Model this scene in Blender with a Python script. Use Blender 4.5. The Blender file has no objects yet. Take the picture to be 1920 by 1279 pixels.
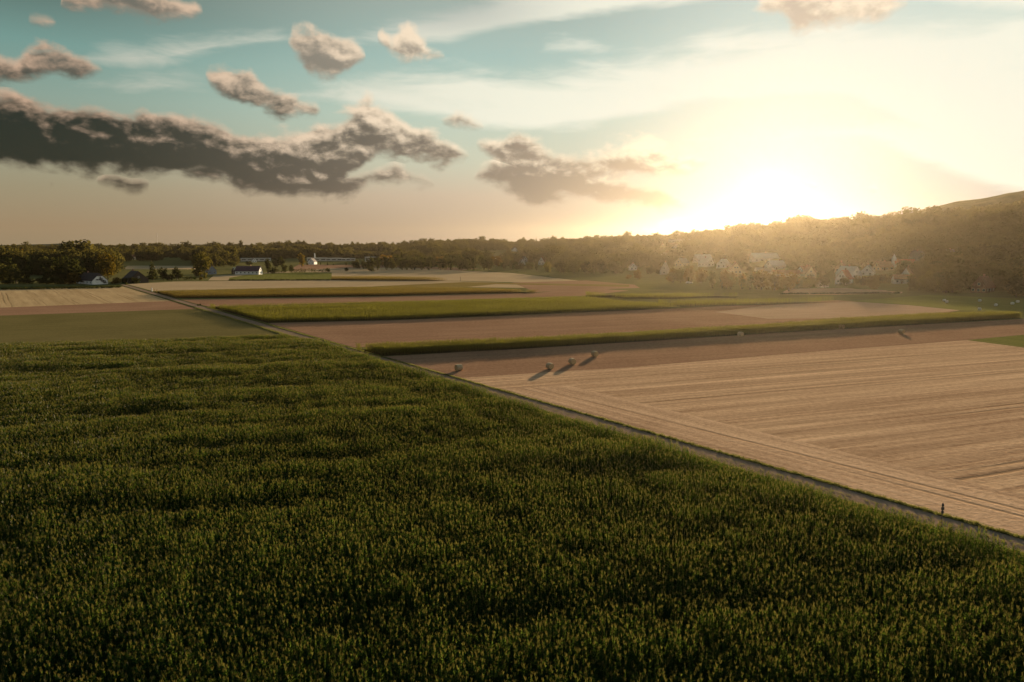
import bpy, bmesh, math, random
import numpy as np
from mathutils import Vector, Matrix
R = math.radians
rnd = random.Random(7)
C = bpy.context.scene.collection
scene = bpy.context.scene

# ------------------------------------------------------------------ camera, light, exposure
F, CX, CY, HC = 1300.0, 960.0, 639.5, 25.0
PITCH = math.atan(177.5 / F)
SP, CP = math.sin(PITCH), math.cos(PITCH)
cam_d = bpy.data.cameras.new("camera"); cam_d.sensor_width = 36.0; cam_d.lens = 36.0 * F / 1920.0
cam_d.clip_start = 0.5; cam_d.clip_end = 40000.0
cam = bpy.data.objects.new("camera", cam_d); C.objects.link(cam)
cam.location = (0, 0, HC); cam.rotation_euler = (math.pi / 2 - PITCH, 0, 0)
scene.camera = cam
scene.render.resolution_x, scene.render.resolution_y = 1024, 682
vs = scene.view_settings
vs.view_transform = 'Standard'; vs.look = 'None'; vs.gamma = 1.0; vs.use_curve_mapping = False
vs.exposure = 1.74
cy = scene.cycles
cy.max_bounces = 5; cy.diffuse_bounces = 2; cy.glossy_bounces = 1; cy.transmission_bounces = 3
cy.volume_bounces = 0; cy.transparent_max_bounces = 4
cy.use_denoising = True
cy.caustics_reflective = False; cy.caustics_refractive = False
cy.sample_clamp_indirect = 4.0

SUN_AZ, SUN_EL = 20.0, 5.6                       # direction shadows in the photo point away from
GLOW_AZ, GLOW_EL = 20.0, 3.6                     # brightest spot of the sky
sun_d = bpy.data.lights.new("sun", 'SUN'); sun_d.energy = 5.0; sun_d.angle = R(0.5); sun_d.color = (1.0, 0.76, 0.47)
sun = bpy.data.objects.new("sun", sun_d); C.objects.link(sun)
def dirv(az, el):
    return Vector((math.sin(R(az)) * math.cos(R(el)), math.cos(R(az)) * math.cos(R(el)), math.sin(R(el))))
sun.rotation_euler = (-dirv(SUN_AZ, SUN_EL)).to_track_quat('-Z', 'Y').to_euler()
sun.location = (300, 800, 200)

# pixel of the 1920 px photograph -> ray, ground point
def ray(px, py):
    a, b = px - CX, CY - py
    return (a, F * CP + b * SP, b * CP - F * SP)
def G(px, py, z=0.0):
    r = ray(px, py); s = (z - HC) / r[2]
    return (r[0] * s, r[1] * s)
def azel(px, py):
    r = ray(px, py)
    return math.degrees(math.atan2(r[0], r[1])), math.degrees(math.atan2(r[2], math.hypot(r[0], r[1])))

# ------------------------------------------------------------------ node helpers
class NT:
    def __init__(s, tree): s.t = tree; s.n = tree.nodes; s.l = tree.links
    def new(s, typ, **kw):
        n = s.n.new(typ)
        for k, v in kw.items(): setattr(n, k, v)
        return n
    def put(s, sock, v):
        if isinstance(v, bpy.types.NodeSocket): s.l.new(v, sock)
        elif v is not None:
            if isinstance(v, (tuple, list)) and len(v) == 3 and sock.type == 'RGBA': v = (*v, 1.0)
            sock.default_value = v
    def m(s, op, a, b=None, c=None, clamp=False):
        n = s.new('ShaderNodeMath', operation=op, use_clamp=clamp)
        s.put(n.inputs[0], a)
        if b is not None: s.put(n.inputs[1], b)
        if c is not None: s.put(n.inputs[2], c)
        return n.outputs[0]
    def vm(s, op, a, b=None):
        n = s.new('ShaderNodeVectorMath', operation=op)
        s.put(n.inputs[0], a)
        if b is not None: s.put(n.inputs[1], b)
        return n.outputs['Value'] if op in ('LENGTH', 'DOT_PRODUCT', 'DISTANCE') else n.outputs[0]
    def mix(s, f, a, b, blend='MIX'):
        n = s.new('ShaderNodeMix', data_type='RGBA', blend_type=blend)
        s.put(n.inputs[0], f); s.put(n.inputs[6], a); s.put(n.inputs[7], b)
        return n.outputs[2]
    def rng(s, v, a, b, c=0.0, d=1.0, smooth=True):
        n = s.new('ShaderNodeMapRange', interpolation_type='SMOOTHSTEP' if smooth else 'LINEAR')
        s.put(n.inputs[0], v)
        for i, q in enumerate((a, b, c, d)): s.put(n.inputs[1 + i], q)
        return n.outputs[0]
    def noise(s, vec, scale=1.0, detail=4.0, rough=0.55, dist=0.0, lac=2.0):
        n = s.new('ShaderNodeTexNoise', noise_dimensions='3D')
        s.put(n.inputs['Vector'], vec); n.inputs['Scale'].default_value = scale
        n.inputs['Detail'].default_value = detail; n.inputs['Roughness'].default_value = rough
        n.inputs['Lacunarity'].default_value = lac
        n.inputs['Distortion'].default_value = dist
        return n.outputs[0]
    def mapping(s, vec, loc=(0, 0, 0), rot=(0, 0, 0), scale=(1, 1, 1), typ='POINT'):
        n = s.new('ShaderNodeMapping', vector_type=typ)
        s.put(n.inputs[0], vec)
        n.inputs[1].default_value = loc; n.inputs[2].default_value = rot; n.inputs[3].default_value = scale
        return n.outputs[0]
    def xyz(s, x, y, z):
        n = s.new('ShaderNodeCombineXYZ'); s.put(n.inputs[0], x); s.put(n.inputs[1], y); s.put(n.inputs[2], z)
        return n.outputs[0]

# ------------------------------------------------------------------ sky: Nishita base, painted-by-direction clouds (all at infinity)
world = bpy.data.worlds.new("World"); scene.world = world; world.use_nodes = True
world.cycles.sampling_method = 'MANUAL'; world.cycles.sample_map_resolution = 256
w = NT(world.node_tree); w.n.clear()
tc = w.new('ShaderNodeTexCoord').outputs['Generated']
sep = w.new('ShaderNodeSeparateXYZ'); w.l.new(tc, sep.inputs[0])
AZ = w.m('MULTIPLY', w.m('ARCTAN2', sep.outputs[0], sep.outputs[1]), 180 / math.pi)
EL = w.m('MULTIPLY', w.m('ARCSINE', sep.outputs[2]), 180 / math.pi)
P = w.xyz(AZ, EL, 0.0)

SPAN = 46.0
def profile(pts):
    """cloud row: (px, top, bottom, brightness) in photograph pixels -> upper edge, lower edge (deg), brightness as functions of azimuth"""
    q = []
    for p in pts:
        xx = max(-900, min(2900, p[0])); t_, b_ = (p[1], p[2]) if len(p) > 2 else (p[1], p[1] + 0.0)
        az, e1 = azel(xx, t_); _, e0 = azel(xx, b_)
        q.append((az, max(0, e1), max(0, e0), p[3] if len(p) > 3 else 0.5))
    q.sort()
    def val(a_):
        if a_ <= q[0][0]: return q[0][1:]
        for (a0, *v0), (a1, *v1) in zip(q, q[1:]):
            if a_ <= a1:
                f = (a_ - a0) / max(1e-6, a1 - a0); return [x0 + (x1 - x0) * f for x0, x1 in zip(v0, v1)]
        return q[-1][1:]
    halves = []
    for lo, hi in ((-SPAN, 0), (0, SPAN)):
        st = [(lo, val(lo))] + [(r_[0], r_[1:]) for r_ in q if lo < r_[0] < hi] + [(hi, val(hi))]
        assert len(st) <= 32, len(st)
        n = w.new('ShaderNodeValToRGB'); w.put(n.inputs[0], w.m('DIVIDE', w.m('SUBTRACT', AZ, lo), hi - lo, clamp=True))
        cr = n.color_ramp; cr.interpolation = 'LINEAR'
        while len(cr.elements) < len(st): cr.elements.new(1.0)
        for e, (a_, v) in zip(cr.elements, st): e.position = (a_ - lo) / (hi - lo); e.color = (v[0] / 30, v[1] / 30, v[2], 1)
        halves.append(n.outputs[0])
    c = w.mix(w.m('GREATER_THAN', AZ, 0.0), halves[0], halves[1])
    sp = w.new('ShaderNodeSeparateColor'); w.l.new(c, sp.inputs[0])
    return w.m('MULTIPLY', sp.outputs[0], 30.0), w.m('MULTIPLY', sp.outputs[1], 30.0), sp.outputs[2]

ROWS = [
  [(-300, 168, 312, .06), (0, 172, 320, .06), (60, 178, 322, .08), (130, 188, 326, .10), (240, 198, 334, .12), (330, 205, 338, .16), (400, 226, 344, .22), (450, 240, 360, .27), (520, 246, 368, .4), (580, 234, 372, .5), (620, 214, 364, .5),
   (690, 178, 310, .6), (725, 204, 302, .65), (780, 234, 306, .5), (830, 252, 314, .35), (868, 276, 306, .3), (884, 292), (888, 268), (900, 258, 282, .6), (930, 258, 302, .6), (970, 236, 326, .4), (1000, 256, 350, .3), (1040, 278, 352, .3),
   (1100, 286, 350, .4), (1140, 266, 344, .7), (1200, 258, 344, .75), (1240, 254, 338, .8), (1290, 276, 330, .85), (1345, 305)],
  [(-300, 330), (0, 333), (84, 344), (97, 336, 350, .2), (110, 344), (172, 340), (198, 322, 350, .2), (222, 323, 357, .2), (245, 334, 361, .2), (264, 332, 359, .2), (288, 342), (430, 344), (460, 318, 354, 0), (520, 322, 372, 0), (600, 318, 380, .02), (650, 322, 378, .1),
   (690, 314, 352, .6), (740, 302, 352, .6), (790, 322, 350, .5), (826, 350), (884, 335), (896, 312, 346, .5), (925, 300, 354, .3), (980, 300, 378, .05), (1010, 306, 390, .05), (1050, 306, 386, .08), (1110, 320, 374, .15), (1140, 334, 392, .1), (1190, 328, 396, .1), (1240, 342, 396, .1), (1300, 384),
   (1320, 400), (1380, 436)],
  [(-300, 105, 155, .5), (0, 108, 152, .5), (30, 116, 153, .45), (50, 86, 152, .5), (75, 70, 150, .55), (112, 74, 150, .55), (140, 92, 147, .55), (170, 110, 143, .5), (206, 134), (382, 140), (392, 124, 160, .7), (430, 122, 188, .7), (470, 126, 208, .65), (510, 150, 215, .6), (550, 172, 219, .5), (592, 190, 222, .45), (606, 206),
   (822, 226), (835, 212, 237, .5), (860, 205, 243, .6), (890, 222, 248, .7), (916, 240), (1405, 325), (1420, 316, 327, .6), (1436, 323, 335, .6), (1446, 330), (1488, 338), (1500, 333, 343, .7), (1530, 340, 352, .7), (1545, 348), (1610, 350), (1640, 348, 362, .7), (1665, 355)],
  [(-300, 30), (40, 40), (60, 32, 50, .6), (85, 30, 50, .7), (106, 36, 47, .6), (112, 14), (118, -30, 10, .6), (180, -40, 25, .6), (260, -40, 40, .55), (325, -10, 44, .55), (345, -2, 40, .7), (366, -2, 38, .75), (386, 24), (538, 80), (548, 50, 108, .65), (575, 40, 138, .6), (612, 38, 146, .65), (650, 60, 140, .75), (690, 106),
   (704, 66), (716, 48, 80, .95), (734, 70, 118, .95), (750, 46, 128, .95), (766, 38, 128, .95), (782, 50, 128, .95), (802, 70, 132, .95), (840, 106), (1395, 22), (1412, 6, 38, 1), (1460, -30, 30, .8), (1500, -50, 64, .45), (1560, -50, 54, .8), (1640, -30, 44, 1), (1715, 5)],
  [(-300, 430), (1180, 430), (1215, 424, 438, .55), (1270, 414, 442, .5), (1330, 418, 442, .55), (1400, 424, 438, .7), (1440, 432)],
]
n1 = w.noise(w.mapping(P, (3.1, 1.7, 0), (0, 0, 0), (0.24, 0.42, 0)), 1.0, 2.0, 0.5, 0.3)
def billow(da, de):
    return w.noise(w.mapping(P, (3.1 + da * .42, 1.7 + de * .68, 0), (0, 0, 0), (0.42, 0.68, 0)), 1.0, 8.0, 0.57, 0.15)
n2 = billow(0, 0); n2u = billow(0.30, 0.42)
fld = None
for pts in ROWS:
    top, bot, br = profile(pts)
    th = w.m('MAXIMUM', w.m('SUBTRACT', top, bot), 0.0)
    up = w.m('SUBTRACT', top, EL); dn = w.m('SUBTRACT', EL, bot)
    f = w.m('MINIMUM', up, dn)
    hh = w.m('MULTIPLY', w.m('DIVIDE', dn, w.m('ADD', th, 0.05)), 0.62 if pts is ROWS[1] else 1.0)
    # thin clouds carry less of the billow noise than the big bank
    f = w.m('SUBTRACT', f, w.rng(th, 0.05, 0.5, 0.8, 0.0))
    if fld is None: fld, hgt, bri, thk = f, hh, br, th
    else:
        k = w.m('GREATER_THAN', f, fld)
        def sel(a_, b_): return w.m('MULTIPLY_ADD', w.m('SUBTRACT', b_, a_), k, a_)
        fld, hgt, bri, thk = sel(fld, f), sel(hgt, hh), sel(bri, br), sel(thk, th)
# beyond the frame (behind, overhead) a looser deck of the same clouds
away = w.m('MAXIMUM', w.rng(w.m('ABSOLUTE', AZ), 42, 60), w.rng(EL, 21, 32))
deck = w.m('MULTIPLY_ADD', n1, 3.0, -1.9)
deck = w.m('ADD', deck, w.m('MULTIPLY_ADD', away, 2.0, -2.0))
fld = w.m('MAXIMUM', fld, deck)
amp = w.rng(thk, 0.2, 2.5, 1.2, 2.5)
nn = w.m('MULTIPLY', amp, w.m('ADD', w.m('MULTIPLY', w.m('SUBTRACT', n1, 0.5), 0.9), w.m('SUBTRACT', n2, 0.5)))
D0 = w.m('ADD', fld, nn)

# angle to the sun glow
gd = dirv(GLOW_AZ, GLOW_EL)
cosg = w.vm('DOT_PRODUCT', w.vm('NORMALIZE', tc), tuple(gd))
ANG = w.m('MULTIPLY', w.m('ARCCOSINE', w.m('MINIMUM', cosg, 0.999999)), 180 / math.pi)
near = w.m('EXPONENT', w.m('MULTIPLY', ANG, -1 / 11.0))           # wide bright area
# right of the sun the sky stays bright: a veil lit through
veil = w.rng(AZ, -16, 30)

nish = w.new('ShaderNodeTexSky', sky_type='NISHITA', sun_disc=False, sun_elevation=R(SUN_EL), sun_rotation=R(SUN_AZ), altitude=100, air_density=1.0, dust_density=2.0, ozone_density=1.5)
nis = w.mix(1.0, nish.outputs[0], (0.07, 0.07, 0.07), 'MULTIPLY')

elpos = w.m('MAXIMUM', EL, 0.0)
def ramp(v, stops):
    n = w.new('ShaderNodeValToRGB'); w.put(n.inputs[0], v)
    cr = n.color_ramp
    while len(cr.elements) < len(stops): cr.elements.new(0.5)
    for e, (p, c) in zip(cr.elements, stops): e.position = p; e.color = (*c, 1)
    return n.outputs[0]
e01 = w.m('DIVIDE', elpos, 40.0, clamp=True)
left_sky = ramp(e01, [(0.0, (.31, .235, .14)), (.035, (.335, .24, .14)), (.10, (.33, .28, .175)), (.17, (.33, .34, .24)), (.25, (.25, .35, .29)), (.33, (.17, .31, .275)), (.40, (.11, .18, .155)), (.47, (.10, .14, .115)), (1, (.05, .10, .12))])
mid_sky = ramp(e01, [(0.0, (.36, .28, .21)), (.035, (.40, .30, .21)), (.10, (.54, .42, .30)), (.17, (.54, .56, .42)), (.26, (.50, .61, .50)), (.36, (.36, .51, .455)), (.46, (.34, .41, .36)), (1, (.08, .16, .18))])
right_sky = ramp(e01, [(0.0, (.30, .27, .26)), (.05, (.33, .32, .32)), (.12, (.52, .50, .46)), (.20, (.70, .72, .60)), (.30, (.72, .77, .64)), (.42, (.56, .67, .60)), (.5, (.56, .64, .56)), (1, (.16, .24, .26))])
sky = w.mix(w.rng(AZ, -36, -3), left_sky, mid_sky)
sky = w.mix(w.rng(AZ, 2, 26), sky, right_sky)
behind = w.rng(w.m('ABSOLUTE', AZ), 60, 120)
sky = w.mix(behind, sky, ramp(e01, [(0.0, (.20, .17, .15)), (.2, (.15, .17, .17)), (.5, (.09, .13, .15)), (1, (.05, .10, .13))]))
sky = w.mix(0.06, sky, nis, 'ADD')

# high veil (cirrus)
CIR = [[(-300, 90), (960, 104), (1060, 66, 98, .6), (1150, 76, 98, .35), (1230, 70, 100, .6), (1330, 44, 104, .85), (1420, 48, 110, .8), (1600, 30, 90, .9), (1900, 20, 100, 1)], [(-300, 130), (120, 110), (200, 82, 122, .7), (300, 64, 128, .75), (400, 54, 100, .8), (520, 50, 84, .9), (640, 54, 80, .8), (740, 40, 86, .9), (840, 10, 82, 1), (940, -30, 56, 1), (1100, -60, 32, 1), (1300, -80, 8, 1), (1480, -90, -10, 1), (1700, -90, 0, 1), (2000, -60, 40, 1)],
       [(-300, 165), (0, 152, 166, .4), (200, 150, 170, .5), (330, 138, 172, .5), (400, 160, 176, .3), (520, 160, 180, .3), (640, 145, 200, .5), (760, 132, 215, .65), (900, 120, 245, .8), (1000, 128, 248, .8), (1120, 110, 236, .8), (1250, 98, 208, .9), (1400, 66, 190, .95), (1600, 30, 185, 1), (1900, 20, 320, 1), (2300, 0, 400, 1)],
       [(-300, 262), (1180, 262), (1290, 252, 268, .8), (1440, 254, 268, .8), (1500, 240, 262, .8), (1620, 215, 260, 1), (1800, 200, 330, 1), (2100, 180, 420, 1)]]
cb = None
for pts in CIR:
    top, bot, br = profile(pts)
    th = w.m('MAXIMUM', w.m('SUBTRACT', top, bot), 0.0)
    f = w.m('MINIMUM', w.m('MULTIPLY', w.m('SUBTRACT', top, EL), 0.5), w.m('SUBTRACT', EL, bot))
    f = w.m('MULTIPLY', w.m('SUBTRACT', w.m('MINIMUM', f, 1.0), w.rng(th, 0.1, 0.8, 1.0, 0.0)), w.m('MULTIPLY_ADD', br, 0.6, 0.4))
    cb = f if cb is None else w.m('MAXIMUM', cb, f)
cn = w.noise(w.mapping(P, (1, 2, 5), (0, 0, R(-9)), (0.08, 0.36, 0)), 1.0, 6.0, 0.55, 0.9)
cn2 = w.noise(w.mapping(P, (7, 3, 1), (0, 0, R(-14)), (0.20, 0.95, 0)), 1.0, 5.0, 0.6, 0.6)
cb = w.m('ADD', cb, w.m('MULTIPLY', w.m('SUBTRACT', cn, 0.5), 1.5))
cb = w.m('ADD', cb, w.m('MULTIPLY', w.m('SUBTRACT', cn2, 0.5), 0.9))
cir = w.rng(cb, -0.1, 0.85)
cir_col = w.mix(w.rng(AZ, -34, 6), (.62, .60, .50), (1.0, .96, .78))
cir_col = w.mix(w.m('MULTIPLY', w.rng(EL, 14.5, 18), w.rng(AZ, 8, -6)), cir_col, (.50, .52, .46))
sky = w.mix(w.m('MULTIPLY', cir, 0.85), sky, cir_col)

# broad glow and the bright spot
sky = w.mix(w.m('MULTIPLY', near, 0.85), sky, (.40, .54, .60))
core = w.m('EXPONENT', w.m('MULTIPLY', w.m('POWER', w.m('DIVIDE', ANG, 0.85), 1.3), -1.0))
sky = w.mix(core, sky, (2.0, 1.7, 1.25), 'ADD')

# cumulus
mask = w.rng(D0, -0.15, 0.80)
h2 = w.m('ADD', hgt, w.m('MULTIPLY', w.m('SUBTRACT', n1, 0.5), 0.9))
lit = w.m('ADD', w.m('MULTIPLY', w.m('SUBTRACT', n2, n2u), 3.0), w.m('MULTIPLY', w.m('SUBTRACT', w.m('MINIMUM', h2, 1.3), 0.5), 1.25))
lit = w.m('ADD', lit, w.m('MULTIPLY', w.m('SUBTRACT', bri, 0.5), 0.9))
lit = w.m('ADD', lit, w.m('MULTIPLY_ADD', w.m('MINIMUM', w.m('MAXIMUM', D0, 0.0), 1.5), -0.20, 0.45))
sunside = w.rng(AZ, -34, 24)
dark = w.mix(sunside, (.010, .017, .013), (.34, .27, .215))
dark = w.mix(w.rng(EL, 9.5, 14), dark, w.mix(sunside, (.15, .145, .12), (.55, .45, .35)))
light = w.mix(w.rng(AZ, -36, 4), (.62, .42, .29), (1.0, .84, .62))
ccol = w.mix(w.rng(lit, -0.15, 1.15), dark, light)
rim = w.m('MULTIPLY', w.rng(D0, 0.10, 0.95, 1.0, 0.0), w.rng(hgt, 0.10, 0.55, 0.25, 1.0))
ccol = w.mix(w.m('MULTIPLY', rim, 0.55), ccol, light)
ccol = w.mix(w.m('MULTIPLY', near, 0.35), ccol, (1.0, .88, .70))
sky = w.mix(w.m('MULTIPLY', mask, 0.96), sky, ccol)
bg = w.new('ShaderNodeBackground'); w.put(bg.inputs[0], sky); bg.inputs[1].default_value = 0.30
wo = w.new('ShaderNodeOutputWorld'); w.l.new(bg.outputs[0], wo.inputs[0])

#CUT
# ------------------------------------------------------------------ scene-graph helpers
def tag(o, label=None, cat=None, group=None, kind=None):
    if label: o['label'] = label
    if cat: o['category'] = cat
    if group: o['group'] = group
    if kind: o['kind'] = kind
    return o
def link(name, me, parent=None, mats=()):
    for m_ in mats:
        if m_.name not in [x.name for x in me.materials if x]: me.materials.append(m_)
    o = bpy.data.objects.new(name, me); C.objects.link(o)
    if parent: o.parent = parent
    return o
def empty(name, loc, rz=0.0):
    o = bpy.data.objects.new(name, None); C.objects.link(o); o.location = loc; o.rotation_euler = (0, 0, rz)
    o.empty_display_size = 1.0
    return o
def mesh_from(name, verts, faces, uv=None):
    me = bpy.data.meshes.new(name); me.from_pydata([tuple(v) for v in verts], [], [tuple(f) for f in faces]); me.update()
    return me
class MB:
    def __init__(s): s.v = []; s.f = []; s.mi = []
    def add(s, vs_, fs_, mi=0):
        o = len(s.v); s.v += [tuple(v) for v in vs_]; s.f += [tuple(o + i for i in f) for f in fs_]; s.mi += [mi] * len(fs_)
    def box(s, x0, x1, y0, y1, z0, z1, mi=0):
        s.add([(x0, y0, z0), (x1, y0, z0), (x1, y1, z0), (x0, y1, z0), (x0, y0, z1), (x1, y0, z1), (x1, y1, z1), (x0, y1, z1)],
              [(0, 3, 2, 1), (4, 5, 6, 7), (0, 1, 5, 4), (1, 2, 6, 5), (2, 3, 7, 6), (3, 0, 4, 7)], mi)
    def tube(s, pts, rads, n=6, mi=0, cap=True):
        rings = []
        for i, p in enumerate(pts):
            p = Vector(p); a = Vector(pts[max(i - 1, 0)]); b = Vector(pts[min(i + 1, len(pts) - 1)])
            d = (b - a).normalized(); u = d.orthogonal().normalized(); v = d.cross(u)
            rings.append([p + (u * math.cos(2 * math.pi * k / n) + v * math.sin(2 * math.pi * k / n)) * rads[i] for k in range(n)])
        fs = []
        for i in range(len(pts) - 1):
            for k in range(n): fs.append((i * n + k, i * n + (k + 1) % n, (i + 1) * n + (k + 1) % n, (i + 1) * n + k))
        if cap:
            fs.append(tuple(range(n))[::-1]); fs.append(tuple((len(pts) - 1) * n + k for k in range(n)))
        s.add([q for r_ in rings for q in r_], fs, mi)
    def mesh(s, name, mats=()):
        me = mesh_from(name, s.v, s.f)
        for m_ in mats: me.materials.append(m_)
        me.polygons.foreach_set('material_index', s.mi)
        return me
    def build(s, name, mats, parent=None):
        if not isinstance(mats, (list, tuple)): mats = [mats]
        o = bpy.data.objects.new(name, s.mesh(name, mats)); C.objects.link(o)
        if parent: o.parent = parent
        return o

# ------------------------------------------------------------------ materials
def mat(name):
    m_ = bpy.data.materials.new(name); m_.use_nodes = True
    t = NT(m_.node_tree); t.n.clear(); out = t.new('ShaderNodeOutputMaterial')
    return m_, t, out
def simple(name, col, rough=0.8, var=0.25, scale=1.5, spec=0.2, bump=0.0):
    m_, t, out = mat(name)
    co = t.new('ShaderNodeTexCoord').outputs['Object']
    n = t.noise(co, scale, 6, 0.6)
    c = t.mix(t.rng(n, 0.25, 0.75), tuple(x * (1 - var) for x in col), tuple(min(1, x * (1 + var)) for x in col))
    b = t.new('ShaderNodeBsdfPrincipled'); t.put(b.inputs['Base Color'], c)
    b.inputs['Roughness'].default_value = rough; b.inputs['Specular IOR Level'].default_value = spec
    if bump:
        bp = t.new('ShaderNodeBump'); bp.inputs['Strength'].default_value = bump; bp.inputs['Distance'].default_value = 0.05
        t.put(bp.inputs['Height'], t.noise(co, scale * 8, 5)); t.l.new(bp.outputs[0], b.inputs['Normal'])
    t.l.new(b.outputs[0], out.inputs[0])
    return m_
def leaf_mat(name, dark, light, trans, transw=0.45, source='OBJECT', gloss=0.04):
    """foliage: diffuse + light passing through the leaf; per-plant tint"""
    m_, t, out = mat(name)
    if source == 'INSTANCER':
        a = t.new('ShaderNodeAttribute', attribute_type='INSTANCER', attribute_name='tint'); f = a.outputs['Fac']
    else:
        f = t.new('ShaderNodeObjectInfo').outputs['Random']
    geo = t.new('ShaderNodeNewGeometry')
    n = t.noise(geo.outputs['Position'], 0.9, 3)
    f2 = t.m('ADD', t.m('MULTIPLY', f, 0.65), t.m('MULTIPLY', t.m('SUBTRACT', n, 0.25), 0.7), clamp=True)
    c = t.mix(f2, dark, light)
    ct = t.mix(f2, tuple(x * 0.6 for x in trans), trans)
    if source == 'OBJECT':
        oc = t.new('ShaderNodeObjectInfo').outputs['Color']
        c = t.mix(1.0, c, oc, 'MULTIPLY'); ct = t.mix(1.0, ct, oc, 'MULTIPLY')
    d = t.new('ShaderNodeBsdfDiffuse'); t.put(d.inputs[0], c)
    tr = t.new('ShaderNodeBsdfTranslucent'); t.put(tr.inputs[0], ct)
    mx = t.new('ShaderNodeMixShader'); mx.inputs[0].default_value = transw
    t.l.new(d.outputs[0], mx.inputs[1]); t.l.new(tr.outputs[0], mx.inputs[2])
    gl = t.new('ShaderNodeBsdfGlossy'); gl.inputs['Roughness'].default_value = 0.45; t.put(gl.inputs[0], (.8, .8, .8))
    mx2 = t.new('ShaderNodeMixShader'); mx2.inputs[0].default_value = gloss
    t.l.new(mx.outputs[0], mx2.inputs[1]); t.l.new(gl.outputs[0], mx2.inputs[2])
    t.l.new(mx2.outputs[0], out.inputs[0])
    return m_
def field_mat(name, c1, c2, ang=20.0, row=0.8, streak=0.6, mottle=0.35, bump=0.5, tram=0.0, tramc=None, fine=1.6, swath=0.0):
    """a farmed surface: soil/stubble/grass tones, streaks along the rows, mottling, grain"""
    m_, t, out = mat(name)
    pos = t.new('ShaderNodeNewGeometry').outputs['Position']
    rot = t.mapping(pos, (0, 0, 0), (0, 0, R(-ang)), (1, 1, 1))
    st = t.noise(t.mapping(rot, (0, 0, 0), (0, 0, 0), (0.005, row * 0.55, 1)), 1.0, 5, 0.65)
    st2 = t.noise(t.mapping(rot, (5, 3, 0), (0, 0, 0), (0.025, row * 1.0, 1)), 1.0, 4, 0.65)
    mo = t.noise(pos, 0.035, 5, 0.6, 0.5)
    gr = t.noise(pos, fine * .7, 4, 0.8)
    v = t.m('ADD', t.m('MULTIPLY', t.m('SUBTRACT', st, 0.5), streak * 2.2), t.m('MULTIPLY', t.m('SUBTRACT', mo, 0.5), mottle * 2.4))
    v = t.m('ADD', v, t.m('MULTIPLY', t.m('SUBTRACT', st2, 0.5), streak * 1.7))
    v = t.m('ADD', v, t.m('MULTIPLY', t.m('SUBTRACT', gr, 0.5), 1.7))
    c = t.mix(t.m('ADD', v, 0.5, clamp=True), c1, c2)
    if swath:
        sx_ = t.new('ShaderNodeSeparateXYZ'); t.l.new(rot, sx_.inputs[0])
        wv = t.m('SINE', t.m('MULTIPLY', t.m('ADD', sx_.outputs[1], t.m('MULTIPLY', t.noise(rot, 0.02, 2), 4.0)), 2 * math.pi / swath))
        c = t.mix(t.m('MULTIPLY', t.rng(wv, -.6, 1.0), t.rng(mo, .3, .7, .05, .34)), c, tuple(x * .68 for x in c1))
    h = t.m('ADD', t.m('MULTIPLY', gr, 0.25), t.m('MULTIPLY', st2, 0.12))
    if tram:
        sx = t.new('ShaderNodeSeparateXYZ'); t.l.new(rot, sx.inputs[0])
        wob = t.m('MULTIPLY', t.m('SUBTRACT', t.noise(rot, 0.03, 2), 0.5), 1.6)
        y = t.m('ADD', sx.outputs[1], wob)
        fr = t.m('ABSOLUTE', t.m('SUBTRACT', t.m('FLOORED_MODULO', y, tram), tram / 2))   # 0 at centre of a pair
        pair = t.m('ABSOLUTE', t.m('SUBTRACT', fr, 0.95))
        ln = t.rng(pair, 0.12, 0.45, 1.0, 0.0)
        ln = t.m('MULTIPLY', ln, t.rng(t.noise(t.mapping(rot, (1, 7, 0), (0, 0, 0), (0.02, 0.25, 1)), 1.0, 2), 0.38, 0.62))
        c = t.mix(t.m('MULTIPLY', ln, 0.55), c, tramc)
        h = t.m('SUBTRACT', h, t.m('MULTIPLY', ln, 0.12))
    b = t.new('ShaderNodeBsdfDiffuse'); t.put(b.inputs[0], c)
    if bump:
        bp = t.new('ShaderNodeBump'); bp.inputs['Strength'].default_value = bump; bp.inputs['Distance'].default_value = 0.6
        t.put(bp.inputs['Height'], h); t.l.new(bp.outputs[0], b.inputs[0 + 2] if False else b.inputs['Normal'])
    t.l.new(b.outputs[0], out.inputs[0])
    return m_

M = {}
M['meadow'] = field_mat('meadow_ground', (.085, .085, .030), (.17, .155, .065), streak=.35, mottle=.5, bump=.25)
M['stubble'] = field_mat('straw_stubble', (.32, .195, .12), (.70, .475, .31), row=.9, streak=.85, mottle=.30, bump=.45, tram=21.0, tramc=(.20, .13, .075), swath=5.2)
M['headland'] = field_mat('headland_stubble', (.32, .20, .125), (.72, .49, .33), ang=128, row=.7, streak=.6, mottle=.5, bump=.5, tram=9.0, tramc=(.22, .145, .085), fine=2.2)
M['red_stubble'] = field_mat('reddish_stubble', (.19, .105, .066), (.37, .228, .15), row=.5, streak=.35, mottle=.30, bump=.5)
M['pink_field'] = field_mat('pinkish_stubble', (.28, .185, .125), (.44, .30, .215), row=.5, streak=.35, mottle=.35, bump=.3)
M['pale_field'] = field_mat('pale_stubble', (.32, .235, .145), (.48, .36, .23), row=.5, streak=.35, mottle=.35, bump=.3)
M['left_stubble'] = field_mat('tramlined_stubble', (.33, .23, .125), (.52, .38, .22), ang=127, row=.35, streak=.9, mottle=.25, bump=.3, tram=12.0, tramc=(.17, .11, .06))
M['green_field'] = field_mat('short_green_crop', (.11, .094, .036), (.19, .155, .066), streak=.3, mottle=.5, bump=.3)
M['bright_field'] = field_mat('bright_green_grass', (.11, .115, .03), (.20, .19, .06), ang=108, streak=.5, mottle=.4, bump=.2)
M['ochre_field'] = field_mat('ochre_crop', (.16, .115, .035), (.26, .19, .07), streak=.35, mottle=.3, bump=.3)
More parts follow.
